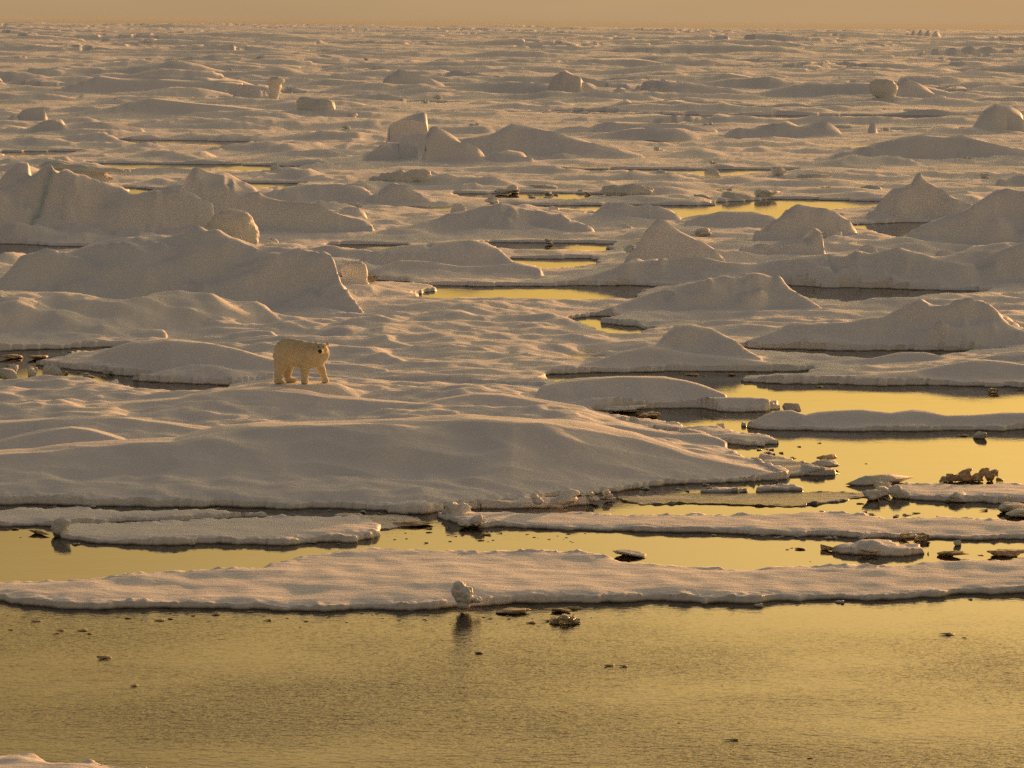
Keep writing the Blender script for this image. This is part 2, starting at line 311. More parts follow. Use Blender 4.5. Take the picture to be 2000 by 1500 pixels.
# hummocks: (thing name or '', label, foot row or [(x,row)...], front slope, back factor, profile, crest outline in the image)
HUM = [
 ('', '', [(1000,985),(1165,966),(1315,949),(1405,944),(1540,936)], .24, 4.0, 1, [(-300,870),(0,884),(60,880),(150,868),(260,862),(340,858),(400,843),(434,834),(490,827),(600,825),(700,823),(825,819),(909,813),(1000,819),(1122,824),(1180,834),(1245,848),(1300,867),(1350,886),(1405,898),(1470,912),(1530,932)]),
 ('', '', 925, .34, 3.0, 1, [(-60,880),(0,860),(25,853),(60,845),(85,840),(110,836),(140,833),(175,838),(240,856),(300,885)]),
 ('', '', 925, .30, 2.5, 1, [(310,880),(345,862),(385,850),(437,845),(500,850),(560,870)]),
 ('', '', 905, .26, 3.0, 1, [(-300,826),(0,822),(80,818),(161,813),(245,815),(320,824),(420,838),(520,842)]),
 ('', '', 845, .22, 3.5, 1, [(-300,812),(0,800),(120,796),(240,786),(350,777),(413,763),(472,756),(542,757),(600,763),(630,770),(700,777),(755,782),(850,790),(930,806)]),
 ('', '', 845, .22, 2.5, 1, [(780,800),(850,780),(930,767),(980,768),(1035,777),(1090,786),(1140,794),(1171,812)]),
 ('', '', 885, .30, 2.0, 1, [(1080,840),(1133,828),(1210,829),(1260,837),(1315,846),(1370,846),(1400,854),(1422,867),(1443,892)]),
 ('', '', 801, .32, 2.5, 1, [(1045,770),(1060,752),(1105,742),(1160,737),(1210,735),(1298,736),(1340,743),(1370,751),(1400,762),(1422,772)]),
 ('', '', 806, .40, 1.5, 1, [(1100,790),(1150,778),(1200,776),(1250,783),(1300,785),(1350,780),(1400,776),(1468,776),(1500,780),(1524,793),(1534,804)]),
 ('', '', 840, .42, 1.3, 1, [(1452,833),(1470,822),(1495,810),(1520,803),(1545,801),(1565,808),(1585,822),(1600,838)]),
 ('', '', 843, .30, 1.5, 1, [(1560,812),(1600,804),(1640,801),(1685,799),(1740,806),(1783,800),(1810,802),(1850,811),(1900,810),(1960,806),(2100,805),(2300,815)]),
 ('', '', 754, .30, 2.0, 1, [(1443,746),(1475,738),(1510,733),(1560,730),(1600,733),(1650,735),(1720,733),(1790,724),(1830,715),(1860,710),(1900,704),(1923,703),(1965,707),(2000,712),(2200,700)]),
 ('', '', 728, .30, 2.5, 1, [(1040,728),(1122,716),(1175,701),(1228,684),(1270,675),(1350,690),(1450,700),(1545,716),(1620,724)]),
 ('snow_hummock', 'rounded hummock with a bright right edge above the narrow gold channel', 722, .5, 1.8, 1.1, [(1210,705),(1255,690),(1285,668),(1300,649),(1318,634),(1352,630),(1391,640),(1430,661),(1457,682),(1492,702)]),
 ('', '', 722, .35, 2.5, 1, [(1560,712),(1640,703),(1700,700),(1758,688),(1807,688),(1874,703),(1950,700),(2100,690)]),
 ('snow_ridge', 'long two-peaked snow ridge at the right edge behind the thin dark lead', [(1440,682),(1615,686),(1825,688),(2100,688)], .42, 1.8, 1.15, [(1440,672),(1510,647),(1545,630),(1590,633),(1650,630),(1720,618),(1762,598),(1790,588),(1800,586),(1818,597),(1850,598),(1874,593),(1919,590),(1947,612),(1972,633),(2000,645),(2100,640)]),
 ('snow_hummock', 'broad smooth dome right of centre sloping down in front of the dark lead', 622, .33, 2.2, 1.15, [(1160,612),(1228,588),(1263,574),(1305,560),(1363,549),(1419,544),(1496,542),(1524,549),(1545,565),(1580,584),(1608,602),(1640,616)]),
 ('', '', 652, .35, 2.0, 1, [(1300,640),(1400,625),(1480,627),(1560,632),(1640,638)]),
 ('snow_ridge', 'wide lumpy snow ridge whose foot meets the dark water at the right', [(1080,559),(1545,561),(1750,567),(2000,569),(2300,569)], .36, 1.8, 1.15, [(1090,552),(1160,535),(1230,512),(1300,505),(1380,508),(1419,513),(1475,514),(1517,507),(1590,499),(1667,497),(1700,500),(1755,491),(1800,499),(1825,501),(1850,499),(1890,486),(1930,479),(1965,474),(2000,476),(2200,470)]),
 ('pyramid_hummock', 'steep pyramid of snow with sunlit right edge, right of centre', 532, 1.0, 1.0, 1.1, [(1215,512),(1245,478),(1259,451),(1275,436),(1285,431),(1305,438),(1335,455),(1377,474),(1394,486),(1419,510)]),
 ('snow_hummock', 'slanting wedge of ice with a sharp upright right end behind the wide lumpy ridge', 510, 1.0, 1.0, 1.2, [(1440,485),(1482,476),(1545,469),(1580,460),(1597,451),(1606,453),(1609,475),(1611,500)]),
 ('snow_hummock', 'small round ball of snow perched on the wide lumpy ridge, right of the slanting wedge', 507, 1.6, .8, .6, [(1668,497),(1680,484),(1695,479),(1708,482),(1716,495)]),
 ('snow_hummock', 'small round ball of snow at the right end of the wide lumpy ridge', 512, 1.6, .8, .6, [(1822,502),(1832,491),(1848,487),(1860,491),(1866,504)]),
 ('snow_hummock', 'pointed peak with a curved right shoulder standing before the gold lead', 474, .9, 1.2, 1.1, [(1470,455),(1500,440),(1524,423),(1545,404),(1557,398),(1590,404),(1632,413),(1657,430),(1671,448),(1680,464)]),
 ('', '', 450, .4, 1.6, 1, [(1335,432),(1370,421),(1410,412),(1470,412),(1510,423),(1560,445)]),
 ('snow_hummock', 'rounded hummock with a small knob on top at the right end of the gold lead', 434, .8, 1.5, 1.2, [(1690,420),(1706,409),(1727,385),(1765,367),(1782,358),(1786,348),(1796,346),(1804,352),(1818,360),(1849,376),(1877,395),(1910,402),(1930,415)]),
 ('snow_hummock', 'large pale mound rising out of the picture at the right edge', 488, .6, 1.4, 1.1, [(1760,462),(1790,445),(1818,431),(1860,420),(1895,409),(1916,392),(1947,376),(1972,372),(2000,376),(2060,380),(2200,420)]),
 ('snow_hummock', 'small round-topped mound cut by the right edge above the large pale mound', 368, .9, 1.2, 1.0, [(1938,364),(1950,351),(1965,345),(1985,342),(2040,343),(2080,360)]),
 ('', '', 440, .45, 1.5, 1.1, [(1155,420),(1175,402),(1189,397),(1210,397),(1238,404),(1280,402),(1308,408),(1332,425)]),
 ('', '', 460, .35, 2.0, 1.1, [(800,445),(850,428),(881,415),(910,412),(940,402),(986,399),(1028,409),(1087,420),(1133,434),(1160,445)]),
 ('ice_lump', 'small rounded upright lump on the low swell at centre above the smooth whaleback', 430, 1.8, .6, .6, [(878,422),(882,400),(890,394),(902,395),(910,408),(913,424)]),
 ('snow_hummock', 'smooth whaleback swell with a sunlit right flank in the middle of the ice', 528, .35, 2.2, 1.1, [(700,505),(741,488),(780,480),(818,476),(860,473),(895,471),(947,472),(975,486),(990,500),(1010,516)]),
 ('', '', 545, .3, 2, 1, [(720,528),(780,508),(830,510),(900,520),(960,518),(1010,514),(1060,525)]),
 ('snow_hummock', 'small pointed pyramid of snow left of centre below the row of square blocks', 402, .8, 1.2, 1.1, [(690,398),(720,385),(750,366),(771,356),(790,362),(811,374),(846,388),(880,398)]),
 ('snow_hummock', 'small dome against the right foot of the twin-humped ridge', 438, .9, 1.0, .9, [(655,425),(664,409),(672,402),(685,400),(700,404),(712,414),(722,432)]),
 ('snow_ridge', 'huge brown-grey ice ridge with pitted front face behind the bear', [(-100,600),(300,606),(500,612),(715,620)], .5, 1.6, 1.4, [(-100,560),(0,546),(25,522),(50,498),(88,487),(133,492),(192,472),(245,462),(298,458),(350,462),(385,455),(420,460),(466,469),(508,481),(546,483),(612,490),(648,504),(658,522),(662,549),(683,577),(700,596),(717,618)]),
 ('snow_hummock', 'long smooth grey swell in front of the huge pitted ridge at the left', [(-200,690),(0,688),(122,682),(210,680),(500,650),(600,645)], .2, 2.2, 1.01, [(-200,572),(0,568),(70,570),(158,572),(200,583),(250,586),(280,580),(298,572),(350,569),(420,577),(460,588),(500,588),(518,597),(546,622),(575,636)]),
 ('', '', [(100,714),(170,720),(235,732),(300,745),(600,748)], .3, 2.5, 1, [(110,718),(160,705),(210,682),(260,667),(330,662),(400,668),(460,680),(530,700),(600,712)]),
 ('', '', 742, .3, 2.0, 1, [(330,725),(400,706),(470,698),(520,700),(560,705),(700,712),(760,722)]),
 ('', '', 668, .5, 1.0, .8, [(250,655),(275,645),(300,642),(318,643),(328,652)]),
 ('', '', 672, .6, 1.0, .8, [(425,662),(460,648),(500,645),(530,648),(548,660)]),
 ('ice_block', 'big upright slab of ice at the left edge, blue crack along its right side', 462, 1.4, .7, .5, [(-30,390),(0,350),(14,332),(35,319),(56,320),(91,338),(108,352),(116,368),(104,390),(80,420)]),
 ('snow_ridge', 'sagging snow ridge joining the cracked slab to the twin-humped ridge at the left', 470, .8, 1.2, 1.2, [(-100,400),(40,360),(90,332),(101,330),(122,336),(147,346),(182,352),(215,358),(241,366),(255,378),(315,381),(338,376),(360,380),(420,400)]),
 ('snow_ridge', 'twin-humped snow ridge with a long right tail, left of centre', 464, .8, 1.2, 1.4, [(330,400),(352,375),(362,352),(372,340),(385,334),(410,336),(437,336),(452,341),(469,350),(497,364),(513,384),(546,395),(591,394),(630,409),(682,423),(730,440)]),
 ('', '', 472, .4, 1.2, 1.2, [(220,455),(245,440),(298,427),(350,429),(390,442),(420,460)]),
 ('', '', 400, .35, 1.5, 1.1, [(500,385),(540,368),(600,360),(660,358),(710,366),(740,385)]),
 ('', '', 312, .45, 1.5, 1.2, [(690,318),(740,285),(790,262),(850,262),(900,272),(960,262),(1000,240),(1050,250),(1100,262),(1180,285),(1260,300)]),
 ('ice_block', 'tall rounded ice block with sunlit right end, highest of the group above centre', 300, 1.8, .6, .7, [(752,290),(757,250),(770,237),(782,230),(805,224),(830,219),(835,222),(837,244),(838,280)]),
 ('snow_hummock', 'smooth grey cone against the right side of the tallest block above centre', 322, .9, 1.0, 1.0, [(826,310),(832,265),(840,247),(852,246),(870,255),(900,274),(935,290),(960,312)]),
 ('ice_block', 'angular dark-sided block at the left foot of the tallest block above centre', 318, 1.6, .6, .5, [(700,314),(725,298),(748,281),(755,277),(790,280),(815,286),(822,312)]),
 ('ice_block', 'narrow upright block with a bright corner right of the grey cone above centre', 300, 1.8, .6, .5, [(955,296),(958,262),(975,255),(1005,254),(1008,268),(1009,292)]),
 ('snow_hummock', 'low round hummock in front of the narrow upright block', 322, .6, 1.2, 1.1, [(925,312),(960,300),(990,292),(1020,296),(1045,312)]),
 ('', '', 262, .5, 1.5, 1.1, [(1080,250),(1150,245),(1200,236),(1280,240),(1340,243),(1400,252)]),
 ('', '', 270, .6, 1.5, 1.1, [(1400,262),(1440,250),(1500,243),(1535,235),(1560,244),(1590,240),(1615,237),(1645,256),(1700,262)]),
 ('ice_lump', 'little upright post of ice standing on the flat ice at the upper right', 264, 2.5, .5, .4, [(1692,262),(1696,243),(1704,239),(1711,243),(1715,262)]),
 ('snow_hummock', 'rounded dome at the upper right edge above the rubble ridge', 262, .9, 1.1, .9, [(1895,255),(1910,228),(1920,215),(1945,201),(1975,207),(1995,220),(2005,250)]),
 ('rubble_ridge', 'broad ridge of snow-covered rubble at the upper right', 318, .5, 1.5, 1.2, [(1560,318),(1608,306),(1650,297),(1720,276),(1760,268),(1800,264),(1850,267),(1880,262),(1930,277),(1980,290),(2060,300),(2200,300)]),
 ('', '', 345, .35, 1.5, 1.1, [(1240,322),(1290,310),(1330,306),(1370,300),(1400,303),(1440,316)]),
 ('', '', 232, .35, 1.6, 1.1, [(150,225),(200,214),(250,200),(300,191),(375,200),(450,206),(550,216),(600,226)]),
 ('', '', 186, .35, 1.6, 1.2, [(60,190),(140,165),(195,147),(235,153),(330,155),(450,160),(520,166),(560,185)]),
 ('ice_block', 'pale cap-shaped block on the far ridge at the upper left', 152, 2., .6, .6, [(328,150),(333,142),(350,133),(380,132),(390,145),(392,151)]),
 ('ice_block', 'flat-topped cliff-like block left of the leaning pinnacle at the upper left', 200, 2.2, .6, .4, [(453,198),(457,166),(490,165),(523,168),(524,190),(525,198)]),
 ('', '', 262, .5, 1.2, 1.1, [(10,250),(60,245),(110,240),(200,238),(280,250)]),
 ('ice_block', 'wedge-shaped block with pale top at the upper left edge', 238, 1.6, .6, .5, [(18,232),(25,218),(45,211),(88,209),(90,222),(92,234)]),
 ('ice_block', 'low block with a broken right corner below the pale wedge at the upper left', 262, 1.4, .6, .6, [(50,258),(75,240),(98,229),(122,230),(132,243),(136,256)]),
 ('snow_hummock', 'broad pyramid hummock with a bright spur left of the top centre', 178, .6, 1.3, 1.0, [(690,186),(740,162),(762,143),(780,135),(800,140),(820,146),(860,160),(900,178)]),
 ('snow_hummock', 'pointed hummock right of the top centre with smooth right slope', 190, .6, 1.3, 1.0, [(1020,186),(1060,165),(1085,146),(1103,136),(1125,147),(1160,160),(1210,172),(1260,186)]),
 ('', '', 172, .3, 1.6, 1.2, [(1230,170),(1300,165),(1360,152),(1425,142),(1500,155),(1600,160),(1700,162)]),
 ('', '', 200, .6, 1.3, 1.0, [(1740,185),(1750,160),(1770,152),(1790,160),(1820,176),(1850,186)]),
 ('', '', 114, .7, 1.5, 1.2, [(1755,112),(1790,103),(1820,96),(1860,93),(1900,90),(1940,92),(1980,97),(2020,104)]),
 ('', '', 92, .8, 1.5, 1.0, [(605,90),(615,78),(622,74),(640,84),(660,90)]),
 ('', '', 75, .8, 1.5, 1.0, [(1760,68),(1780,60),(1800,58),(1830,60),(1850,68)]),
 ('', '', 128, .5, 1.5, 1.0, [(300,118),(350,112),(420,107),(470,112),(520,122)]),
]
BEAR_PX, BEAR_PY, BEAR_Z = 590, 748, 0.78
bear_at = at(BEAR_PX, BEAR_PY, BEAR_Z)

# ------------------------------------------------------------------ height field
def sd_poly(X, Y, P, lim=3.6):
    """signed distance (m), positive inside, clipped to lim"""
    out = np.full(X.shape, -lim, np.float32)
    bb = (X > P[:, 0].min() - lim) & (X < P[:, 0].max() + lim) & (Y > P[:, 1].min() - lim) & (Y < P[:, 1].max() + lim)
    x, y = X[bb], Y[bb]
    if not x.size: return out
    d2 = np.full(x.shape, lim * lim, np.float32); ins = np.zeros(x.shape, bool)
    n = len(P)
    for i in range(n):
        ax, ay = P[i]; bx, by = P[(i + 1) % n]
        ex, ey = bx - ax, by - ay
        c = ((ay > y) != (by > y))
        if abs(ey) > 1e-9:
            ins ^= c & (x < (y - ay) / ey * ex + ax)
        t = np.clip(((x - ax) * ex + (y - ay) * ey) / (ex * ex + ey * ey + 1e-9), 0, 1)
        d2 = np.minimum(d2, (x - ax - t * ex) ** 2 + (y - ay - t * ey) ** 2)
    d = np.sqrt(d2); out[bb] = np.where(ins, d, -d)
    return out
def poly(back, front, zt):
    return np.array([at(x, y, zt)[:2] for x, y in back] + [at(x, y, 0)[:2] for x, y in front])

def height_field(a, Yr, traced):
    """a: column bearings (X/Y), Yr: row distances -> X, Y, Z, owner, slush, blue"""
    Y = np.repeat(Yr[:, None], len(a), 1).astype(np.float32); X = (Y * a[None, :]).astype(np.float32)
    dY = np.gradient(Yr)[:, None]
    def fade(lam): return np.clip(lam / (2.2 * dY) - 0.6, 0, 1).astype(np.float32)
    owner = np.zeros(X.shape, np.int16)
    slush = np.zeros(X.shape, np.float32); blue = np.zeros(X.shape, np.float32)
    # --- which water is open
    jit = (perlin(X / 2.1, Y / 2.1, 1) * .42 + perlin(X / .7, Y / .7, 2) * .22 + perlin(X / .22, Y / .22, 3) * .10) * fade(1.0)
    relief = np.ones(X.shape, np.float32)
    thick = np.full(X.shape, .22, np.float32)
    if traced:
        land = sd_poly(X, Y, np.array([at(x, y)[:2] for x, y in LAND] + [(3000, 6000), (-3000, 6000)]))
        ldj = (perlin(X / 7, Y / 5, 14) * 1.7 + perlin(X / 1.8, Y / 1.6, 15) * .5) * sstep((Y - 95) / 30) * fade(3) - .1
        for far_, near_ in LEADS:
            (fx0, fy0), (fx1, fy1) = far_[0], far_[-1]; ex = (fx1 - fx0) * .08
            far_ = [(fx0 - ex * 1.5, fy0 + 1)] + far_ + [(fx1 + ex * 1.5, fy1 + 1)]
            near_ = [(near_[0][0] - ex * 2.2, near_[0][1])] + near_[1:-1] + [(near_[-1][0] + ex * 2.2, near_[-1][1])]
            land = np.minimum(land, -sd_poly(X, Y, poly(near_, far_, .22)) + ldj)
        sd = land
        for i, (nm, lb, th, rel, sl, back, front) in enumerate(FLOES):
            s = sd_poly(X, Y, poly(back, front, max(th * .8, .02)))
            g = s > np.maximum(sd, -.35)
            owner[g] = i + 1; thick[g] = th; relief[g] = rel; slush[g] = sl
            sd = np.maximum(sd, s)
        bearfloe = sd_poly(X, Y, np.array([at(x, y)[:2] for x, y in [(-900, 760), (0, 752), (150, 752), (250, 758), (330, 770), (425, 757), (560, 744), (700, 748), (900, 752), (1060, 762), (1168, 805), (1250, 830), (1440, 885), (1530, 935), (1165, 968), (860, 1004), (-900, 990)]]))
        g = (bearfloe > 0) & (owner == 0)
        owner[g] = 100
        thick = np.where(owner == 100, .13 + .36 * sstep(bearfloe / 3.0), thick)
        ffl = sd_poly(X, Y, np.array([at(x, y)[:2] for x, y in [(1050, 752), (1073, 740), (1300, 752), (1540, 790), (1520, 808), (1168, 806)]]))
        owner[(ffl > 0) & (owner == 0)] = 101; thick = np.where(owner == 101, .15, thick)
        efl = sd_poly(X, Y, np.array([at(x, y)[:2] for x, y in [(1440, 745), (1560, 733), (1700, 722), (1900, 722), (2900, 730), (2900, 766), (2000, 760), (1510, 752)]]))
        owner[(efl > 0) & (owner == 0)] = 102
    else:
        sd = np.full(X.shape, 3.6, np.float32)
    big = perlin(X / 70, Y / 110, 11)
    # leads far out, at random
    cr_ = np.abs(perlin(X / 60, Y / 38, 21) + .3 * perlin(X / 15, Y / 12, 22))
    gate = sstep((Y - 150) / 80) * sstep((perlin(X / 120, Y / 160, 23) + .05) * 5)
    sd = np.minimum(sd, np.where(gate > .3, (cr_ - (.022 + .016 * sstep((Y - 230) / 150)) * gate) * 40, 3.6)).astype(np.float32)
    sdj = sd + jit
    # --- snow surface
    thick = thick * np.clip(.95 + perlin(X / 3.5, Y / 3.5, 16) * .8 + perlin(X / .8, Y / .8, 17) * .3, .6, 1.35)
    thick = thick * np.where(owner == 0, 1 - .3 * sstep((Y - 110) / 60), 1)
    Z = thick * (.72 + .28 * sstep(sdj / .7))
    sm = np.where(relief < 1, relief * .45, relief).astype(np.float32)
    calm = np.where(owner == 100, .55, 1.0)
    wx_, wy_ = X + perlin(X / 5, Y / 5, 8) * 1.1, Y + perlin(X / 4, Y / 4, 9) * .9
    def rdg(x, y, sd_): return .30 - np.abs(perlin(x, y, sd_)) * 1.25
    swell = (perlin(X / 9.5, Y / 6.5, 5) * .34 + rdg(wx_ / 6.5, wy_ / 3.6, 6) * .42 * fade(3) + rdg(wx_ / 3.4, wy_ / 1.7, 12) * .16 * fade(1.7)) * calm
    sas = rdg(wx_ / 2.4, wy_ / .85, 7) * .085 * fade(1.0) + perlin(wx_ / 1.3, wy_ / .42, 9) * .028 * fade(.5) + perlin(X / .5, Y / .3, 19) * .010 * fade(.35)
    sdw = np.minimum(sd, land) if traced else sd
    isfloe = (owner > 0) & (owner < 100)
    Z = Z + np.where(isfloe, sas * sm * .55, (swell * sstep((sdw - .1) / 3.5) + sas) * 1.0)
    # random hummocks
    A = np.interp(Yr, [85, 110, 150, 220, 320, 600, 1500, 6000], [.15, .70, 1.1, 1.45, 1.8, 2.4, 3.6, 6.0])[:, None]
    hn = perlin(X / 10, Y / 9, 31) * .8 + (.28 - np.abs(perlin(X / 5.5, Y / 5, 32)) * 1.5) * .55 * fade(4) + perlin(X / 2.3, Y / 2.2, 33) * .34 * fade(2) + (.2 - np.abs(perlin(X / 1.3, Y / 1.2, 37))) * .16 * fade(1.1)
    sc = np.interp(Yr, [200, 480], [0, 1.0])[:, None]
    ly, xa = np.log(np.maximum(Y, 1)), X / np.maximum(Y, 1)
    farn = perlin(xa * 12, ly * 36, 34) + .8 * perlin(xa * 30, ly * 62, 35) + .22 * perlin(xa * 90, ly * 110, 36) + .06 * perlin(xa * 260, ly * 90, 38)
    hn = hn * (1 - sc) + sc * (farn + .12)
    dens = .5 + .5 * sstep((big * (1 - sc) + sc * perlin(xa * 5, ly * 22, 44) + .18) * 3.2)
    rnd = A * np.maximum(hn - .10, 0) * 1.35 * dens
    Z = Z + rnd * np.where(owner > 0, 0, 1) * sstep((sdj - .2) / 1.2)
    # --- traced hummocks
    owner0 = owner.copy()
    da = np.gradient(a)
    for k, (nm, lb, foot, slope, backf, prof, pts) in enumerate(HUM):
        pts = sorted(pts, key=lambda p: p[0]) if nm != 'x' else pts
        aa, yb, yc, zc = [], [], [], []
        for (px, pt) in pts:
            pb = foot if not isinstance(foot, list) else float(np.interp(px, [q[0] for q in foot], [q[1] for q in foot]))
            Yb = at(px, pb)[1]; d = ray(px, pt); T = -d[2]
            z = max((CAMH - Yb * T) / (1 + T / slope), .01)
            aa.append(d[0]); yb.append(Yb); zc.append(z); yc.append(Yb + z / slope)
        if yb[0] < Yr[0] - 30 or max(yc) + 30 < Yr[0] or min(yb) > Yr[-1]: continue
        zm = max(zc)
        pad = (aa[-1] - aa[0]) * .02 + 1e-4
        j0, j1 = np.searchsorted(a, aa[0] - pad * 3), np.searchsorted(a, aa[-1] + pad * 3)
        if j1 - j0 < 3: continue
        Lb_max = backf * zm + .6
        i0, i1 = np.searchsorted(Yr, min(yb) - .8), np.searchsorted(Yr, max(yc) + Lb_max + .5)
        if i1 - i0 < 2: continue
        ac = a[j0:j1]
        z1 = np.interp(ac, aa, zc, left=0, right=0); b1 = np.interp(ac, aa, yb); c1 = np.interp(ac, aa, yc)
        w = int(max(1, round((.10 * (prof if prof > .8 else .5)) / (abs(da[(j0 + j1) // 2]) * np.mean(yb))))) * 2 + 1
        w = min(w, max(3, (j1 - j0) // 6 * 2 + 1))
        ker = np.hanning(w + 2); ker /= ker.sum()
        z1 = np.convolve(np.pad(z1, w, mode='edge'), ker, 'same')[w:-w]
        c1 = np.convolve(np.pad(c1, w, mode='edge'), ker, 'same')[w:-w]
        sl = np.s_[i0:i1, j0:j1]
        x, y = X[sl], Y[sl]
        fd = fade(2)[i0:i1]
        yw = y + perlin(x / 4.5, y / 3, 40 + k) * .6 * min(zm, 1.6) * .4 * fd
        s = (c1[None] - yw) / np.maximum(c1 - b1, .05)[None]
        if prof >= 1:
            sc_ = np.clip(s, 0, 1)
            pf = .45 * (1 + np.cos(np.pi * sc_ ** (1.0 if prof == 1 else prof))) * .5 + .775 * (1 - sc_) ** 1.35
            pf = np.minimum(pf, 1)
        else:
            pf = np.clip(1 - np.clip(s, 0, 1) ** (2.2 / prof), 0, 1) ** .6
        Lb = backf * z1 + .5
        t = np.clip(-s * (c1 - b1)[None] / Lb[None], 0, 1)
        P = np.where(s >= 0, pf, .5 * (1 + np.cos(np.pi * t)))
        h = z1[None] * P
        rough = (perlin(x / 3, y / 3, 62 + k) * .22 + perlin(x / 1.1, y / .9, 60 + k) * .22 + perlin(x / .45, y / .45, 61 + k) * .035 * fade(.5)[i0:i1]) * fade(1)[i0:i1]
        face = np.clip(4 * s * (1 - s), 0, 1) * z1[None]
        h = h + face * (perlin(x / 3.2, y / 1.8, 70 + k) * .36 + (.25 - np.abs(perlin(x / 2.6, y / 1.3, 71 + k))) * .34) * (1.4 if prof > 1.1 else (1.0 if prof > 1 else .55)) * fd
        if prof > 1.05: h = h + (1 - .85 * np.exp(-(s / .25) ** 2)) * (np.maximum(perlin(x / .95, y / .8, 75 + k) - .12, 0) * .9 + np.maximum(perlin(x / .5, y / .45, 76 + k) - .15, 0) * .3 * fade(.6)[i0:i1]) * sstep(perlin(x / 5, y / 4, 77 + k) * 4 + .2) * sstep((h - .25) / .5) * min(zm, 1.3) * .95 * fd
        rough = rough * (1 - .75 * np.exp(-(s / .22) ** 2))
        h = h + rough * (np.clip(h, 0, 1.2)) * (1.0 if prof != 1 else .35) * sstep(h / .3)
        z0 = Z[sl]
        kk = .10 if prof >= 1 else .03
        dd = np.clip(.5 + .5 * (h - z0) / kk, 0, 1)
        znew = z0 * (1 - dd) + h * dd + kk * dd * (1 - dd)
        oo = owner0[sl]
        znew = np.where((h > .01) & ((oo == 5) if k in (9, 10) else ((oo == 0) | (oo > 50))), znew, z0)
        if nm:
            own = owner[sl]; own[(h > z0 + .02) & ((own == 0) | (own >= 100))] = 200 + k; owner[sl] = own
        if prof > 1:
            crev = sstep((perlin(x / 1.6, y / 2.2, 80 + k) - .38) * 7) * sstep((h - .4) / .5) * (s > 0)
            znew = znew - crev * .20 * fd
            bl = blue[sl]; bl[:] = np.maximum(bl, crev * .45)
        if 'cracked slab' in lb:
            a_cr = (ray(120, 355)[0] + (ray(62, 428)[0] - ray(120, 355)[0]) * np.clip((s - .15) / .55, -.2, 1.1))
            cc = np.exp(-((ac[None] - a_cr) * y / (.16 + .12 * (1 - s.clip(0, 1)))) ** 2) * (s > .02) * (s < .8)
            znew = znew - .30 * cc
            bl = blue[sl]; bl[:] = np.maximum(bl, cc * .75)
        Z[sl] = znew
    # pad under the bear
    r = np.hypot((X - bear_at[0]) / 1.5, (Y - bear_at[1]) / .8)
    pw = 1 - sstep((r - .65) / .75)
    Z = Z * (1 - pw) + (BEAR_Z + sas * .3) * pw
    # --- edges
    e = sstep(sdj / (.13 + .0 * dY))
    Z = Z + (perlin(X / .35, Y / .3, 50) * .05 + perlin(X / .9, Y / .8, 51) * .06) * np.clip(1 - sdj / .5, 0, 1) * fade(.6) * np.where(slush > .3, .6, 1.2)
    Z = e * Z + (1 - e) * (-.55)
    fr = np.clip(1 - np.abs(sdj - .22) / .3, 0, 1) * fade(.45) * sstep(perlin(X / 2.2, Y / 2.2, 54) * 3 + .6)
    Z = Z + fr * (np.maximum(perlin(X / .21, Y / .17, 55) - .02, 0) * .09 + np.maximum(perlin(X / .42, Y / .3, 56), 0) * .07)
    sl_dark = slush * sstep(.75 + perlin(X / 1.2, Y / .5, 53) * 1.2)
    # undercut below the snow lip
    dz = np.gradient(Z, axis=0) / dY
    u = np.clip((.13 - Z) / .3, 0, 1) * np.clip(np.abs(dz) - .35, 0, 1) * fade(.8)
    Y2 = Y + u * np.sign(dz) * .10
    return X, Y2, Z.astype(np.float32), owner, sl_dark, blue

def emit(a, Yr, traced, registry):
    X, Y, Z, owner, slush, blue = height_field(a, Yr, traced)
    nr, nc = Z.shape
    idx = np.arange(nr * nc).reshape(nr, nc)
    f = np.stack([idx[:-1, :-1], idx[:-1, 1:], idx[1:, 1:], idx[1:, :-1]], -1).reshape(-1, 4)
    zf = Z.ravel()[f].max(1)
    fo = owner[:-1, :-1].ravel()
    keep = zf > -.3
    f, fo = f[keep], fo[keep]
    P = np.stack([X.ravel(), Y.ravel(), Z.ravel()], -1)
    S, B = slush.ravel(), blue.ravel()
    for o in np.unique(fo):
        g = f[fo == o]
        if 0 < o < 100:                      # keep the main piece of a floe, small detached crumbs are dropped
            ids_ = np.unique(g); lab = np.arange(len(ids_)); gi = np.searchsorted(ids_, g)
            for _ in range(400):
                m = lab[gi].min(1); new = lab.copy(); np.minimum.at(new, gi.ravel(), np.repeat(m, 4)); new = new[new]
                if (new == lab).all(): break
                lab = new
            fl2 = lab[gi[:, 0]]; u2, c2 = np.unique(fl2, return_counts=True); g = g[fl2 == u2[c2.argmax()]]
        if o > 0 and len(g) < 40:            # slivers go back to the pack
            continue
        registry.setdefault(int(o), []).append((P, g, S, B))
    rest = [f[fo == o] for o in np.unique(fo) if o > 0 and (fo == o).sum() < 40]
    if rest: registry.setdefault(0, []).append((P, np.concatenate(rest), S, B))

def rows_from_px(p0, p1, st):
    return [at(1000, p)[1] for p in np.arange(p0, p1, -st)]
rows = rows_from_px(1560, 780, .95) + rows_from_px(780, 345, 1.25)
Y1 = rows[-1]
a_in = np.linspace(-.20, .20, 1060)
side = .20 * np.exp(np.linspace(0, 1.3, 30))[1:]
a_near = np.concatenate([-side[::-1], a_in, side])
reg = {}
emit(a_near, np.array(rows), True, reg)
far_rows = [Y1]
while far_rows[-1] < 3000: far_rows.append(far_rows[-1] * 1.0042)
while far_rows[-1] < 9000: far_rows.append(far_rows[-1] * 1.0055)
while far_rows[-1] < 36000: far_rows.append(far_rows[-1] * 1.02)
a_far = np.concatenate([-side[::-1], np.linspace(-.20, .20, 820), side])
emit(a_far, np.array(far_rows), True, reg)

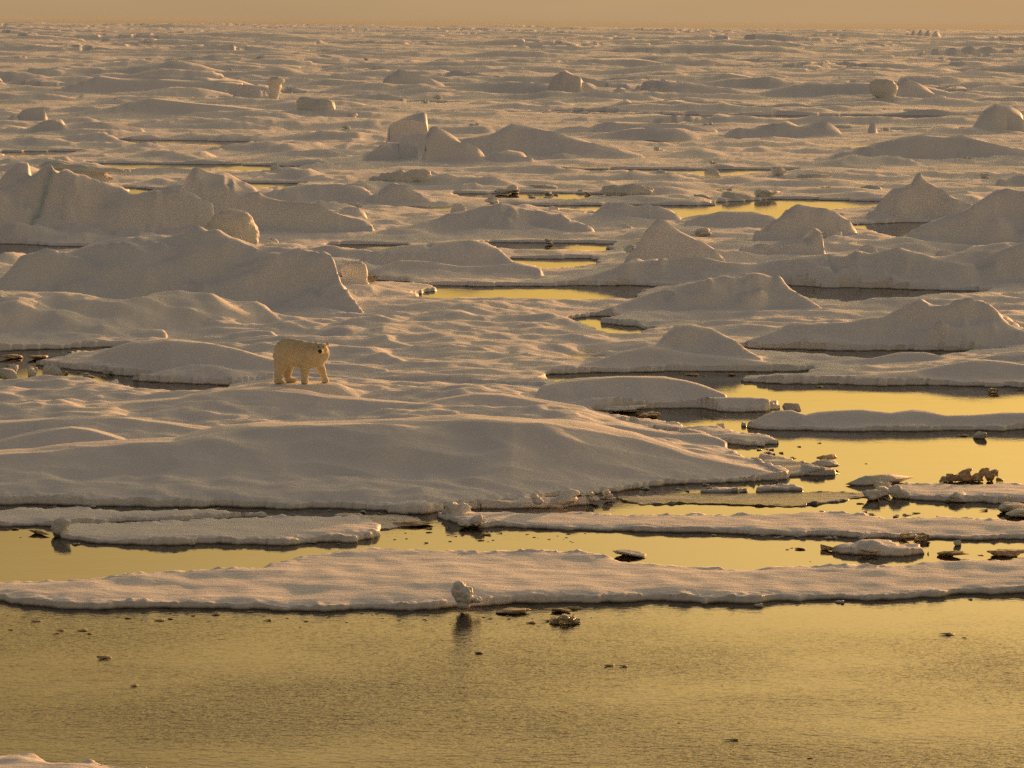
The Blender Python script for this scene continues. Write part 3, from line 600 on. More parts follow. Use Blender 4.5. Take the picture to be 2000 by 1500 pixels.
NAMES = {0: ('snow_ground', '', None)}
for i, fl in enumerate(FLOES): NAMES[i + 1] = (fl[0], fl[1], 'ice floe' if fl[0] == 'ice_floe' else 'slush')
NAMES[100] = ('ice_floe', 'big smooth snowy floe with long grey slopes under the polar bear', 'ice floe')
NAMES[101] = ('ice_floe', 'rounded snowy floe with a pointed right end lying left of the gold pool', 'ice floe')
NAMES[102] = ('ice_floe', 'low snowy spit with a sharp left point along the top of the gold pool', 'ice floe')
CATS = {'snow_hummock': 'snow hummock', 'snow_ridge': 'snow ridge', 'pyramid_hummock': 'snow hummock', 'ice_block': 'ice block', 'ice_lump': 'ice lump', 'rubble_ridge': 'ice ridge'}
for k, h in enumerate(HUM):
    if h[0]: NAMES[200 + k] = (h[0], h[1], CATS[h[0]])
for o, chunks in sorted(reg.items()):
    nm, lb, cat = NAMES[o]
    Vs, Fs, Ss, Bs, n = [], [], [], [], 0
    for P, g, S, B in chunks:
        u, inv = np.unique(g, return_inverse=True)
        V = P[u]; F = inv.reshape(-1, 4) + n
        Vs.append(V); Fs.append(F); Ss.append(S[u]); Bs.append(B[u]); n += len(V)
        if o > 0:                            # close the sides down into the ice
            fl_ = inv.reshape(-1, 4)
            e = np.concatenate([fl_[:, [0, 1]], fl_[:, [1, 2]], fl_[:, [2, 3]], fl_[:, [3, 0]]])
            key = np.sort(e, 1); kk = key[:, 0].astype(np.int64) * len(V) + key[:, 1]
            uq, fi, ct = np.unique(kk, return_index=True, return_counts=True)
            be = e[fi[ct == 1]]
            top = V[be.ravel()].reshape(-1, 2, 3); bot = top.copy(); bot[:, :, 2] = np.minimum(bot[:, :, 2] - .45, -.1) if o < 100 else bot[:, :, 2] - .5; cvec = V[:, :2].mean(0) - bot[:, :, :2]; bot[:, :, :2] += cvec / (np.linalg.norm(cvec, axis=2, keepdims=True) + 1e-6) * (.0 if o < 100 else .7)
            m = len(be)
            SV = np.concatenate([top[:, 0], top[:, 1], bot[:, 1], bot[:, 0]])
            SV[:, 2] -= .004
            ii = np.arange(m)
            SF = np.stack([ii + m, ii, ii + 3 * m, ii + 2 * m], -1) + n
            Vs.append(SV); Fs.append(SF); Ss.append(np.zeros(4 * m)); Bs.append(np.zeros(4 * m)); n += 4 * m
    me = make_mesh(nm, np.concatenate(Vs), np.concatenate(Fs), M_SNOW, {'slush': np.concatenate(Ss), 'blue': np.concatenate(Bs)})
    if o == 0: link(nm, me, kind='structure', label='endless snow-covered pack ice with leads, humps and drifts')
    else:
        link(nm, me, label=lb, category=cat, group={'ice_floe': 'ice floes among the leads', 'slush_floe': 'sheets of slush'}.get(nm, 'hummocks and blocks on the pack ice'))

# ------------------------------------------------------------------ loose blocks and lumps
def surface_nets(field, lo, step):
    """field[x,y,z] < 0 inside -> quads"""
    s = field < 0
    nx, ny, nz = field.shape
    c = np.zeros((nx - 1, ny - 1, nz - 1), np.int8)
    for dx in (0, 1):
        for dy in (0, 1):
            for dz in (0, 1):
                c += s[dx:nx - 1 + dx, dy:ny - 1 + dy, dz:nz - 1 + dz]
    act = (c > 0) & (c < 8)
    ids = -np.ones(act.shape, np.int64); ids[act] = np.arange(act.sum())
    cell = np.argwhere(act).astype(float)
    acc = np.zeros((len(cell), 3)); cnt = np.zeros(len(cell)); ci = cell.astype(int)
    cor = [(i, j, k) for i in (0, 1) for j in (0, 1) for k in (0, 1)]
    for A in cor:
        for ax in range(3):
            if A[ax]: continue
            B = list(A); B[ax] = 1
            fa = field[ci[:, 0] + A[0], ci[:, 1] + A[1], ci[:, 2] + A[2]]; fb = field[ci[:, 0] + B[0], ci[:, 1] + B[1], ci[:, 2] + B[2]]
            m = (fa < 0) != (fb < 0)
            t = np.where(m, fa / np.where(m, fa - fb, 1), 0)
            pos = np.repeat(np.array([A], float), len(ci), 0); pos[:, ax] += t
            acc += pos * m[:, None]; cnt += m
    V = (cell + acc / cnt[:, None]) * step + lo
    Q = []
    for ax in range(3):
        u, v = (ax + 1) % 3, (ax + 2) % 3
        sl0 = [slice(1, -1)] * 3; sl0[ax] = slice(0, -1); sl1 = [slice(1, -1)] * 3; sl1[ax] = slice(1, None)
        m = s[tuple(sl0)] != s[tuple(sl1)]
        e = np.argwhere(m); off = np.ones(3, int); off[ax] = 0; e = e + off
        def cid(du, dv):
            g = e.copy(); g[:, u] -= du; g[:, v] -= dv
            return ids[g[:, 0], g[:, 1], g[:, 2]]
        q = np.stack([cid(1, 1), cid(0, 1), cid(0, 0), cid(1, 0)], -1)
        flip = ~s[e[:, 0], e[:, 1], e[:, 2]]
        q[flip] = q[flip][:, ::-1]
        Q.append(q)
    return V, np.concatenate(Q)


def lump_mesh(name, size, blobs, mat, seed=1, noise=.12, res=44, k=.06):
    """blobs: (centre, radii) in a unit box x,z in 0..1, y in -.5...5 -> one continuous lump scaled to size"""
    lo = np.array([-.25, -.75, -.15]); st_ = 1.5 / res
    g = [np.arange(lo[i], lo[i] + (1.5, 1.5, 1.4)[i], st_) for i in range(3)]
    Pg = np.stack(np.meshgrid(*g, indexing='ij'), -1); d = np.full(Pg.shape[:-1], 9.)
    for c, rad in blobs:
        q = (Pg - np.array(c)) / np.array(rad)
        L = np.sqrt((q ** 2).sum(-1)) + 1e-9; G = np.sqrt(((q / np.array(rad)) ** 2).sum(-1)) + 1e-9
        e = L * (L - 1) / G
        h = np.clip(.5 + .5 * (d - e) / k, 0, 1); d = d * (1 - h) + e * h - k * h * (1 - h)
    fp = Pg.reshape(-1, 3)
    nn = n3(fp, .32, seed) * noise * .5 + n3(fp, .13, seed + 11) * noise * .35 + (.25 - np.abs(n3(fp, .2, seed + 21))) * noise * .4
    V, Q = surface_nets(d + nn.reshape(d.shape), lo, st_)
    V[:, 0] -= .5
    V[:, 2] -= V[:, 2].min()
    V = V / np.array([np.ptp(V[:, 0]), np.ptp(V[:, 1]), np.ptp(V[:, 2])]) * np.array(size)
    return make_mesh(name, V, Q, mat, {'slush': np.zeros(len(V)), 'blue': np.clip(n3(V, max(size[0], .2) * .5, 5) * .8 - .1, 0, .3)})
def lump(name, label, cat, px, py, w, h, z0, blobs, depth=None, mat=None, seed=1, sink=.1, group=None, **kw):
    p = at(px, py, z0); s_ = SC(p[1]); W, H = w / s_, h / s_; Dp = depth or W * .7
    o = link(name, lump_mesh(name, (W, Dp, H * (1 + sink)), blobs, mat or M_SNOW, seed, **kw), label=label, category=cat, group=group)
    o.location = (p[0], p[1] + Dp * .3, z0 - H * sink)
    return o

def ico(sub):
    import bmesh
    bm = bmesh.new(); bmesh.ops.create_icosphere(bm, subdivisions=sub, radius=1.0)
    V = np.array([v.co[:] for v in bm.verts]); F = np.array([[v.index for v in f.verts] for f in bm.faces]); bm.free()
    return V, F
ICO = {s: ico(s) for s in (2, 3, 4, 5)}
def chunk_mesh(name, size, seed, mat, sub=4, planes=11, soft=9.0, lump=.10, shape=None):
    r = np.random.RandomState(seed)
    D, F = ICO[sub]
    n = r.normal(size=(planes, 3)); n /= np.linalg.norm(n, axis=1)[:, None]
    n = np.concatenate([n, [[0, 0, 1.], [0, 0, -1.]]]); d = np.concatenate([r.uniform(.62, 1.0, planes), [.85, .8]])
    q = np.maximum(D @ n.T, 1e-4) / d
    rad = 1 / (np.sum(q ** soft, 1) ** (1 / soft))
    P = D * rad[:, None]
    if lump:
        P = P * (1 + lump * n3(P, .7, seed % 50) * 1.5 + lump * n3(P, .33, seed % 50 + 4) * 1.1 + lump * .5 * (.3 - np.abs(n3(P, .15, seed % 50 + 7))))[:, None]
    if shape is not None: P = shape(P)
    P = P - (P.max(0) + P.min(0)) / 2; P = P / np.maximum(P.max(0) - P.min(0), 1e-6) * np.array(size)
    P[:, 2] += size[2] / 2
    return make_mesh(name, P, F, mat, {'slush': np.zeros(len(P)), 'blue': np.clip(n3(P, max(size[0], .2) * .5, 5) * .8 - .05, 0, .35)}, smooth=True)
SC = lambda Y: FPX / (Y * 1.008)
def chunk(name, label, cat, px, py, w, h, z0=0.0, depth=None, seed=1, mat=None, sub=4, sink=.12, yaw=0, tilt=0, group=None, **kw):
    """px,py: bottom centre in the image, w,h: size in image pixels"""
    p = at(px, py, z0); s = SC(p[1])
    W, H = w / s, h / s
    Dp = depth if depth else W * .75
    me = chunk_mesh(name, (W, Dp, H * (1 + sink)), seed, mat or M_BERG, sub, **kw)
    o = link(name, me, label=label, category=cat, group=group)
    o.location = (p[0], p[1] + Dp * .3, z0 - H * sink); o.rotation_euler = (0, tilt, yaw)
    return o
G_BL = 'loose blocks lying on the ice'
def lean(k): return lambda P: np.stack([P[:, 0] + k * (P[:, 2] + 1) ** 1.3 * .5, P[:, 1], P[:, 2]], -1)
def foxshape(P):        # broad tilted lump with a beak to the right
    P = P.copy(); z = (P[:, 2] + 1) / 2
    P[:, 0] = P[:, 0] * (1.05 - .55 * z) - .35 * z + .35 * np.clip(P[:, 0], 0, 1) ** 2 * np.exp(-((z - .28) / .16) ** 2)
    P[:, 0] *= np.where(z < .14, .75, 1)
    return P
lump('ice_chunk', 'jagged white lump standing on the front edge of the longest flat floe', 'ice chunk', 911, 1188, 62, 52, .10, [((.20,0,.86),(.24,.25,.18)),((.26,0,.60),(.36,.3,.28)),((.46,0,.55),(.34,.34,.30)),((.50,0,.32),(.44,.34,.24)),((.76,0,.30),(.32,.26,.18)),((.95,0,.24),(.14,.2,.10)),((.42,0,.08),(.36,.3,.16))], seed=11, noise=.15, k=.05, group=G_BL)
lump('ice_chunk', 'small glassy amber ice lump floating in front of the longest flat floe', 'ice chunk', 1104, 1218, 62, 17, 0, [((.15,0,.4),(.17,.3,.35)),((.48,0,.6),(.22,.35,.42)),((.7,0,.45),(.2,.3,.35)),((.92,0,.35),(.1,.2,.25))], mat=M_CLEAR, seed=12, noise=.22, sink=.35, group=G_BL)
chunk('ice_slab', 'small dark flat slab floating behind the longest flat floe right of centre', 'ice slab', 1229, 1089, 68, 11, 0, depth=.5, seed=13, group=G_BL, planes=8)
lump('ice_chunk', 'snow lump like a mushroom cap at the left tip of the narrow lumpy floe', 'ice chunk', 893, 1008, 60, 27, .08, [((.3,0,.6),(.3,.4,.32)),((.68,0,.55),(.3,.35,.34)),((.12,0,.2),(.18,.25,.18)),((.5,0,.2),(.3,.35,.25))], seed=14, noise=.22, group=G_BL)
lump('ice_chunk', 'rounded snow lump on the front rim near the left tip of the narrow lumpy floe', 'ice chunk', 922, 1028, 56, 21, .05, [((.3,0,.35),(.32,.35,.25)),((.7,0,.5),(.26,.35,.4)),((.86,0,.65),(.13,.2,.3))], seed=15, noise=.22, group=G_BL)
lump('ice_chunk', 'small knob of ice on the ledge left of the bigger tilted lump', 'ice chunk', 1048, 984, 26, 20, .18, [((.35,0,.7),(.3,.3,.28)),((.6,0,.35),(.4,.4,.35))], seed=16, noise=.2, group=G_BL)
lump('ice_chunk', 'big tilted pale lump leaning right on the ledge below the big slope', 'ice chunk', 1104, 992, 64, 35, .1, [((.72,0,.78),(.25,.3,.22)),((.6,0,.5),(.3,.35,.3)),((.35,0,.35),(.35,.35,.25)),((.2,0,.12),(.3,.3,.2)),((.88,0,.86),(.12,.2,.13))], seed=17, noise=.16, group=G_BL)
lump('ice_chunk', 'knobbly amber-lit ice lump right of the big tilted lump on the ledge', 'ice chunk', 1153, 980, 38, 20, .05, [((.2,0,.6),(.24,.3,.3)),((.5,0,.75),(.25,.3,.25)),((.6,0,.35),(.35,.35,.3)),((.85,0,.3),(.2,.3,.2))], mat=M_BERG, seed=18, noise=.26, group=G_BL)
lump('ice_chunk', 'upright pointed ice lump, rightmost of those beside the ledge', 'ice chunk', 1187, 976, 28, 19, .03, [((.4,0,.75),(.26,.3,.25)),((.55,0,.4),(.35,.35,.3)),((.85,0,.2),(.2,.2,.12))], seed=19, noise=.24, group=G_BL)
chunk('ice_block', 'square little ice block shining at its right corner at the rounded floe tip', 'ice block', 1547, 803, 36, 15, .05, seed=20, planes=5, soft=14, lump=.04, group=G_BL)
chunk('ice_slab', 'long flat slab with a cut right end at the near side of the gold pool', 'ice slab', 1722, 947, 146, 17, 0, depth=.9, seed=21, planes=6, soft=12, lump=.06, group=G_BL)
for i, (px, py, w, h, lab) in enumerate([
    (1845, 941, 22, 10, 'tiny brown lump at the left end of the rubble heap'), (1862, 940, 26, 14, 'low brown lump second from the left of the rubble heap'), (1884, 940, 28, 22, 'brown lump below the pale knob of the rubble heap'),
    (1893, 928, 22, 13, 'pale knob on top of the rubble heap'), (1908, 940, 28, 16, 'dark lump in the middle of the rubble heap'), (1922, 930, 22, 17, 'tallest brown lump on the rubble heap by the gold pool'),
    (1936, 940, 30, 22, 'wide brown lump right of the middle of the rubble heap'), (1944, 930, 14, 12, 'round knob high on the right of the rubble heap'), (1953, 941, 16, 8, 'last low lump at the right end of the rubble heap')]):
    chunk('ice_chunk', lab, 'ice chunk', px, py, w, h, 0.02 if py > 935 else .14, seed=30 + i, mat=M_BROWN if i not in (3, 7) else M_CLEAR, sub=4, lump=.13, planes=8, soft=13, group='brown rubble heap by the gold pool')
chunk('ice_chunk', 'dark ragged cap of ice, topmost of the little stack in the gold pool', 'ice chunk', 1615, 900, 42, 11, .12, seed=41, mat=M_BROWN, lump=.2, group=G_BL)
chunk('ice_slab', 'grey middle slab of the little stack in the gold pool', 'ice slab', 1613, 913, 56, 12, .05, depth=.6, seed=42, lump=.15, group=G_BL)
chunk('ice_slab', 'long grey lowest slab of the little stack in the gold pool', 'ice slab', 1604, 928, 84, 17, 0, depth=.6, seed=43, lump=.15, group=G_BL)
chunk('ice_chunk', 'grey dome-shaped lump in the water below the slab with a cut right end', 'ice chunk', 1702, 978, 38, 21, 0, seed=44, mat=M_SNOW, lump=.16, group=G_BL)
chunk('ice_chunk', 'round snow lump between the grey dome and the floe with the knobbly rim', 'ice chunk', 1724, 968, 30, 17, .05, seed=45, mat=M_SNOW, lump=.18, group=G_BL)
chunk('ice_chunk', 'snow lump directly below the slab with a cut right end', 'ice chunk', 1724, 955, 36, 14, .1, seed=46, mat=M_SNOW, lump=.18, group=G_BL)
chunk('ice_chunk', 'rounded grey lump forming the left corner of the floe with the knobbly rim', 'ice chunk', 1757, 974, 42, 26, .0, seed=47, mat=M_SNOW, lump=.18, group=G_BL)
chunk('ice_chunk', 'raised grey lump on the middle of the knobbly rim', 'ice chunk', 1872, 981, 50, 19, .0, seed=48, mat=M_SNOW, lump=.14, group=G_BL)
chunk('ice_chunk', 'small lump near the right end of the knobbly rim', 'ice chunk', 1962, 984, 26, 15, .0, seed=49, mat=M_SNOW, lump=.18, group=G_BL)
chunk('ice_slab', 'dark layered slab cut by the right edge below the knobbly rim', 'ice slab', 1982, 1003, 66, 18, 0, depth=.7, seed=50, lump=.12, group=G_BL)
chunk('ice_slab', 'lower grey slab cut by the right edge below the dark layered slab', 'ice slab', 1994, 1012, 56, 16, 0, depth=.6, seed=51, mat=M_SNOW, lump=.12, group=G_BL)
chunk('ice_chunk', 'snowy fin-shaped lump on the small ragged floe at the lower right', 'ice chunk', 1712, 1079, 100, 22, .05, depth=.9, seed=52, mat=M_SNOW, lump=.12, group=G_BL)
chunk('ice_slab', 'thin glassy slab sticking out left from the small ragged floe at the lower right', 'ice slab', 1630, 1079, 50, 11, .0, depth=.5, seed=53, mat=M_CLEAR, lump=.1, planes=6, group=G_BL)
chunk('ice_chunk', 'amber glinting lump at the edge above the small ragged floe, left one', 'ice chunk', 1770, 1053, 30, 13, .02, seed=54, mat=M_CLEAR, lump=.22, group=G_BL)
chunk('ice_chunk', 'amber glinting lump at the edge above the small ragged floe, right one', 'ice chunk', 1802, 1055, 34, 14, .02, seed=55, mat=M_CLEAR, lump=.22, group=G_BL)
chunk('ice_chunk', 'small dark cone of ice alone in the lead at the lower right', 'ice chunk', 1870, 1066, 16, 11, 0, seed=56, lump=.12, group=G_BL)
chunk('ice_chunk', 'flat brown cluster of slush ice right of the small ragged floe', 'ice chunk', 1863, 1089, 62, 10, 0, depth=.45, seed=57, mat=M_BROWN, lump=.22, group=G_BL)
chunk('ice_chunk', 'low brown slush lump cut by the right edge at the lower right', 'ice chunk', 1972, 1087, 90, 12, 0, depth=.5, seed=58, mat=M_BROWN, lump=.2, group=G_BL)
chunk('ice_chunk', 'flat gritty brown sheet touching the front edge right of the jagged white lump', 'ice chunk', 1002, 1199, 70, 8, 0, depth=.35, seed=59, mat=M_BROWN, lump=.12, group=G_BL)
chunk('ice_chunk', 'small rounded lump at the right end of the far gold pool with brown slush', 'ice chunk', 1915, 857, 26, 14, 0, seed=60, lump=.14, group=G_BL)
chunk('ice_chunk', 'glittering little ice lump under the snowy spit at the right', 'ice chunk', 1941, 768, 22, 9, 0, seed=61, mat=M_CLEAR, lump=.25, group=G_BL)
chunk('ice_chunk', 'small pointed upright crystal lump by the crumbly tongue and gold channel', 'ice chunk', 1408, 842, 18, 16, .05, seed=62, mat=M_SNOW, lump=.25, group=G_BL)
chunk('ice_chunk', 'glinting round lump at the left end of the crumbly tongue, upper one', 'ice chunk', 1215, 824, 18, 11, .12, seed=63, lump=.2, group=G_BL)
chunk('ice_chunk', 'glinting lump at the left end of the crumbly tongue, lower one', 'ice chunk', 1238, 822, 22, 9, .15, seed=64, lump=.2, group=G_BL)
chunk('ice_chunk', 'dark snow-dusted lump in the water left of the gold channel', 'ice chunk', 1220, 806, 90, 12, .02, depth=.8, seed=65, lump=.2, group=G_BL)
chunk('ice_chunk', 'small dark lump in the water right of the snow-dusted one by the gold channel', 'ice chunk', 1268, 817, 46, 11, .0, depth=.6, seed=66, mat=M_BROWN, lump=.2, group=G_BL)
chunk('ice_chunk', 'pointed snow lump at the far left tip of the low pale floe', 'ice chunk', 118, 1042, 44, 30, .08, seed=67, mat=M_SNOW, lump=.16, group=G_BL)
chunk('ice_chunk', 'brown rotten ice crumbs touching the left tip of the low pale floe', 'ice chunk', 74, 1046, 50, 8, 0, depth=.4, seed=68, mat=M_BROWN, lump=.24, group=G_BL)
chunk('ice_chunk', 'brown crust of slush ice under the mushroom lump left of it', 'ice chunk', 805, 1028, 84, 9, 0, depth=.5, seed=69, mat=M_BROWN, lump=.24, group=G_BL)
# broken blocks in the brash at the left edge
for i, (px, py, w, h, lab) in enumerate([
    (12, 741, 50, 20, 'big tilted slab cut by the left edge in the brash'), (24, 729, 26, 16, 'pointed slab behind the cut slab in the brash'), (60, 732, 20, 16, 'small dark pointed block in the brash'),
    (63, 737, 18, 18, 'thin upright fin of ice in the brash'), (78, 742, 18, 9, 'amber pebble of ice beside the largest brash block'), (102, 744, 50, 28, 'largest pale block in the brash at the left'),
    (124, 741, 14, 16, 'small rounded amber block right of the largest brash block'), (146, 745, 24, 9, 'low glinting amber crumb of the brash'), (176, 741, 26, 8, 'flat amber crumb at the right end of the brash'), (216, 731, 28, 9, 'smooth pale pebble at the far right of the brash'),
    (20, 700, 46, 7, 'brown crumbly sheet behind the brash blocks'), (72, 702, 40, 7, 'second brown crumbly sheet behind the brash blocks')]):
    chunk('ice_block', lab, 'ice block', px, py, w, h, .02, seed=80 + i, mat=M_BROWN if i in (7, 10, 11) else (M_CLEAR if i in (4, 6, 8) else M_BERG), sub=3, planes=7, soft=12, lump=.07 if i < 6 else .2, group='broken blocks in the brash', tilt=random.Random(i).uniform(-.25, .25))
# upstanding blocks further out
G_FAR = 'upstanding blocks on the far ice'
def zrow(px, row): return .3
lump('ice_boulder', 'rounded brown-grey boulder with a vertical right face on top of the huge pitted ridge', 'ice block', 450, 484, 118, 74, .35, [((.45,0,.6),(.34,.4,.38)),((.7,0,.5),(.25,.4,.4)),((.25,0,.3),(.3,.4,.3)),((.85,0,.25),(.14,.3,.28)),((.6,0,.2),(.35,.45,.3))], depth=1.7, mat=M_BERG, seed=101, noise=.07, k=.12, group=G_FAR)
lump('ice_block', 'upright rounded slab standing right of the huge pitted ridge above the gold lead', 'ice block', 692, 562, 56, 52, .2, [((.4,0,.62),(.4,.4,.36)),((.7,0,.5),(.28,.4,.48)),((.4,0,.25),(.42,.45,.3)),((.85,0,.12),(.2,.3,.14))], mat=M_BERG, depth=.9, seed=102, noise=.06, k=.1, group=G_FAR)
chunk('ice_block', 'glinting crumbly block at the left end of the middle gold lead', 'ice block', 727, 552, 28, 14, .2, depth=.5, seed=103, mat=M_CLEAR, lump=.2, group=G_FAR)
def mushroom(P):
    P = P.copy(); z = P[:, 2]
    P[:, 0] *= np.where(z < -.1, .72, 1.12); P[:, 0] += np.where(z > -.1, .16, 0)
    return P
lump('ice_block', 'greenish table-shaped ice block overhanging to the right behind the sagging ridge', 'ice block', 160, 358, 176, 42, .3, [((.2,0,.78),(.2,.4,.22)),((.45,0,.7),(.3,.4,.2)),((.75,0,.62),(.3,.35,.13)),((.98,0,.55),(.12,.2,.07)),((.4,0,.35),(.32,.35,.4)),((.68,0,.25),(.16,.3,.3))], depth=2.2, mat=M_BERG, seed=104, noise=.12, group=G_FAR)
lump('ice_block', 'leftmost pale block of the row of three left of centre', 'ice block', 742, 361, 46, 24, .2, [((.3,0,.4),(.35,.4,.35)),((.7,0,.6),(.3,.4,.4)),((.85,0,.85),(.12,.3,.2))], depth=1.2, mat=M_BERG, seed=105, noise=.12, group=G_FAR)
lump('ice_block', 'middle brownish block of the row of three left of centre', 'ice block', 782, 362, 56, 30, .2, [((.3,0,.5),(.35,.4,.42)),((.7,0,.5),(.35,.4,.42)),((.5,0,.85),(.2,.3,.18))], depth=1.4, mat=M_BERG, seed=106, noise=.12, group=G_FAR)
lump('ice_block', 'square rightmost block of the row of three left of centre', 'ice block', 818, 362, 52, 31, .2, [((.25,0,.5),(.3,.4,.5)),((.75,0,.5),(.3,.4,.5)),((.5,0,.6),(.4,.4,.4))], depth=1.4, mat=M_BERG, seed=107, noise=.10, group=G_FAR)
chunk('ice_block', 'leaning fin of ice beside a small pebble on the flat strip right of centre', 'ice block', 1392, 346, 34, 17, .3, seed=108, shape=lean(-.7), group=G_FAR)
chunk('ice_block', 'rounded small block on the flat strip right of the leaning fin', 'ice block', 1523, 341, 34, 15, .3, seed=109, mat=M_SNOW, group=G_FAR)
lump('ice_block', 'long low block behind the gold lead right of centre', 'ice block', 1226, 386, 104, 26, .15, [((.25,0,.5),(.3,.4,.4)),((.6,0,.5),(.4,.4,.45)),((.9,0,.4),(.16,.4,.35))], depth=1.8, mat=M_BERG, seed=110, noise=.14, group=G_FAR)
lump('ice_block', 'curved pinnacle with a shining right edge at the upper left', 'ice block', 534, 200, 32, 50, .4, [((.62,0,.85),(.36,.4,.15)),((.55,0,.6),(.3,.35,.25)),((.5,0,.3),(.22,.3,.3)),((.45,0,.1),(.2,.3,.15))], mat=M_BERG, depth=2.2, seed=111, noise=.07, group=G_FAR)
lump('ice_block', 'square pale block with rounded top right of the curved pinnacle', 'ice block', 616, 224, 76, 34, .3, [((.3,0,.5),(.3,.4,.45)),((.7,0,.45),(.32,.4,.42)),((.15,0,.7),(.15,.3,.25)),((.5,0,.3),(.5,.45,.4))], depth=3, mat=M_BERG, seed=112, noise=.07, k=.1, group=G_FAR)
lump('ice_block', 'round ball-like block on the far ridge at the upper right', 'ice block', 1726, 197, 58, 42, .5, [((.5,0,.55),(.46,.45,.42)),((.3,0,.7),(.25,.3,.22)),((.6,0,.25),(.3,.35,.28))], mat=M_BERG, depth=3, seed=113, noise=.08, k=.1, group=G_FAR)
for i, (px, py, w, h, lab) in enumerate([
    (1375, 392, 40, 12, 'low crusty plate at the far side of the gold lead, left one'), (1440, 389, 60, 14, 'low crusty plate at the far side of the gold lead, middle one'), (1500, 386, 54, 16, 'domed crusty plate at the far side of the gold lead'),
    (1612, 374, 24, 10, 'amber-lit crumb left of a flat plate behind the gold lead'), (1700, 374, 50, 12, 'flat-topped plate with amber left end behind the gold lead'), (1590, 352, 70, 12, 'stacked thin plates on the flat strip far right of centre'),
    (1060, 370, 60, 9, 'crumbly grey plate left of the long low block'), (990, 377, 50, 8, 'crumbly plate in the thin gold lead near centre')]):
    chunk('ice_slab', lab, 'ice slab', px, py, w, h, .1, depth=1.3, seed=130 + i, mat=M_CLEAR if i in (3,) else M_BERG, sub=4, lump=.16, group='crusty plates along the far leads')

# small snow-crusted blocks strewn over the pack further out
rb = random.Random(12)
B_PROTO = []
for i in range(7):
    bl_ = [((rb.uniform(.2, .8), 0, rb.uniform(.25, .75)), (rb.uniform(.18, .38), .35, rb.uniform(.18, .4))) for _ in range(4)] + [((.5, 0, .1), (.5, .45, .2))]
    B_PROTO.append(lump_mesh('strewn_block', (1, .8, .55), bl_, M_BERG if i % 2 else M_SNOW, 300 + i, noise=.16, res=26))
for i in range(60):
    px = rb.uniform(-60, 2060); py = 105 + 400 * rb.random()
    if any(abs(px - qx) < 60 and abs(py - qy) < 22 for qx, qy in ((600, 560), (960, 565), (1400, 405), (1750, 575), (300, 520), (1000, 600))): continue
    p = at(px, py, .3)
    o = link('strewn_block', B_PROTO[i % 7], label='small snow-crusted ice block, one of many strewn over the far ice', category='ice block', group='small blocks strewn over the far ice')
    k = rb.uniform(.35, 1.0) * (1 + p[1] / 700)
    o.location = (p[0], p[1], .05); o.scale = (k, k, k * rb.uniform(.7, 1.3)); o.rotation_euler = (rb.uniform(-.2, .2), rb.uniform(-.3, .3), rb.uniform(-.6, .6))

# pale brash crumbs packed along the floe edges
rq = random.Random(21)
Q_PROTO = [lump_mesh('brash_lump', (1, .8, .5), [((rq.uniform(.2, .8), 0, rq.uniform(.3, .7)), (rq.uniform(.2, .4), .35, rq.uniform(.2, .4))) for _ in range(3)] + [((.5, 0, .15), (.45, .45, .25))], M_SNOW if i != 2 else M_CLEAR, 400 + i, noise=.2, res=24) for i in range(5)]
for (x0, y0, x1, y1, n, spread) in [(1170, 968, 1530, 938, 16, 5), (1180, 812, 1330, 834, 10, 4), (1380, 1046, 1720, 1056, 14, 3), (1600, 1002, 1960, 1016, 12, 4), (640, 1000, 840, 1014, 10, 4), (1440, 872, 1640, 918, 16, 8), (140, 1063, 720, 1063, 7, 3), (400, 1191, 1900, 1176, 14, 3), (0, 700, 230, 742, 12, 12), (1330, 372, 1720, 380, 12, 4), (880, 372, 1180, 384, 10, 4), (20, 990, 440, 994, 8, 2)]:
    for _ in range(n):
        t = rq.random(); px = x0 + (x1 - x0) * t; py = y0 + (y1 - y0) * t + rq.gauss(0, spread)
        p = at(px, py); w = rq.uniform(7, 20) / SC(p[1])
        o = link('brash_lump', Q_PROTO[rq.randrange(5)], label='small pale crumb of brash ice packed along a floe edge among others', category='ice crumb', group='pale brash crumbs along the floe edges')
        o.location = (p[0], p[1], -.02); o.scale = (w, w, w * rq.uniform(.5, .9)); o.rotation_euler = (0, 0, rq.uniform(-1, 1))

# small drifting crumbs of brown ice
rr = random.Random(3)
crumbs = [(70, 1214, 22), (118, 1232, 18), (160, 1232, 24), (108, 1238, 16), (175, 1238, 10), (203, 1286, 28), (262, 1340, 18), (310, 1212, 24), (328, 1199, 16), (333, 1209, 12), (378, 1203, 12), (420, 1201, 22), (488, 1196, 16), (520, 1213, 20), (935, 1276, 18),
          (1190, 1301, 24), (1217, 1302, 20), (1037, 1217, 22), (1065, 1214, 18), (1095, 1195, 40), (1122, 1190, 30), (1850, 1240, 34), (1883, 1246, 12), (1425, 1446, 34), (1582, 1481, 14), (1835, 1481, 6), (1326, 1412, 8), (1410, 1340, 6), (955, 1209, 12), (945, 1206, 8), (1954, 1258, 6), (1776, 1272, 4), (20, 1230, 12), (45, 1206, 8), (250, 1208, 14), (598, 1214, 12), (640, 1207, 10), (560, 1208, 8),
          (835, 1033, 18), (838, 1040, 14), (833, 1061, 12), (771, 1054, 8), (950, 1045, 22), (975, 1042, 12), (940, 1056, 16), (1030, 1044, 10), (1110, 1043, 12), (890, 1048, 8), (1545, 1071, 10), (1563, 1073, 22), (1538, 1074, 8), (1583, 1097, 5), (1915, 1085, 14), (1920, 998, 20), (1680, 984, 16), (1790, 1003, 20), (1692, 906, 8), (1600, 866, 10), (1630, 836, 10), (30, 1034, 16), (10, 1033, 12), (40, 1050, 6), (1350, 733, 30), (1330, 729, 16), (1430, 733, 18), (1375, 735, 10), (1600, 756, 20), (1880, 852, 24), (1990, 762, 20)]
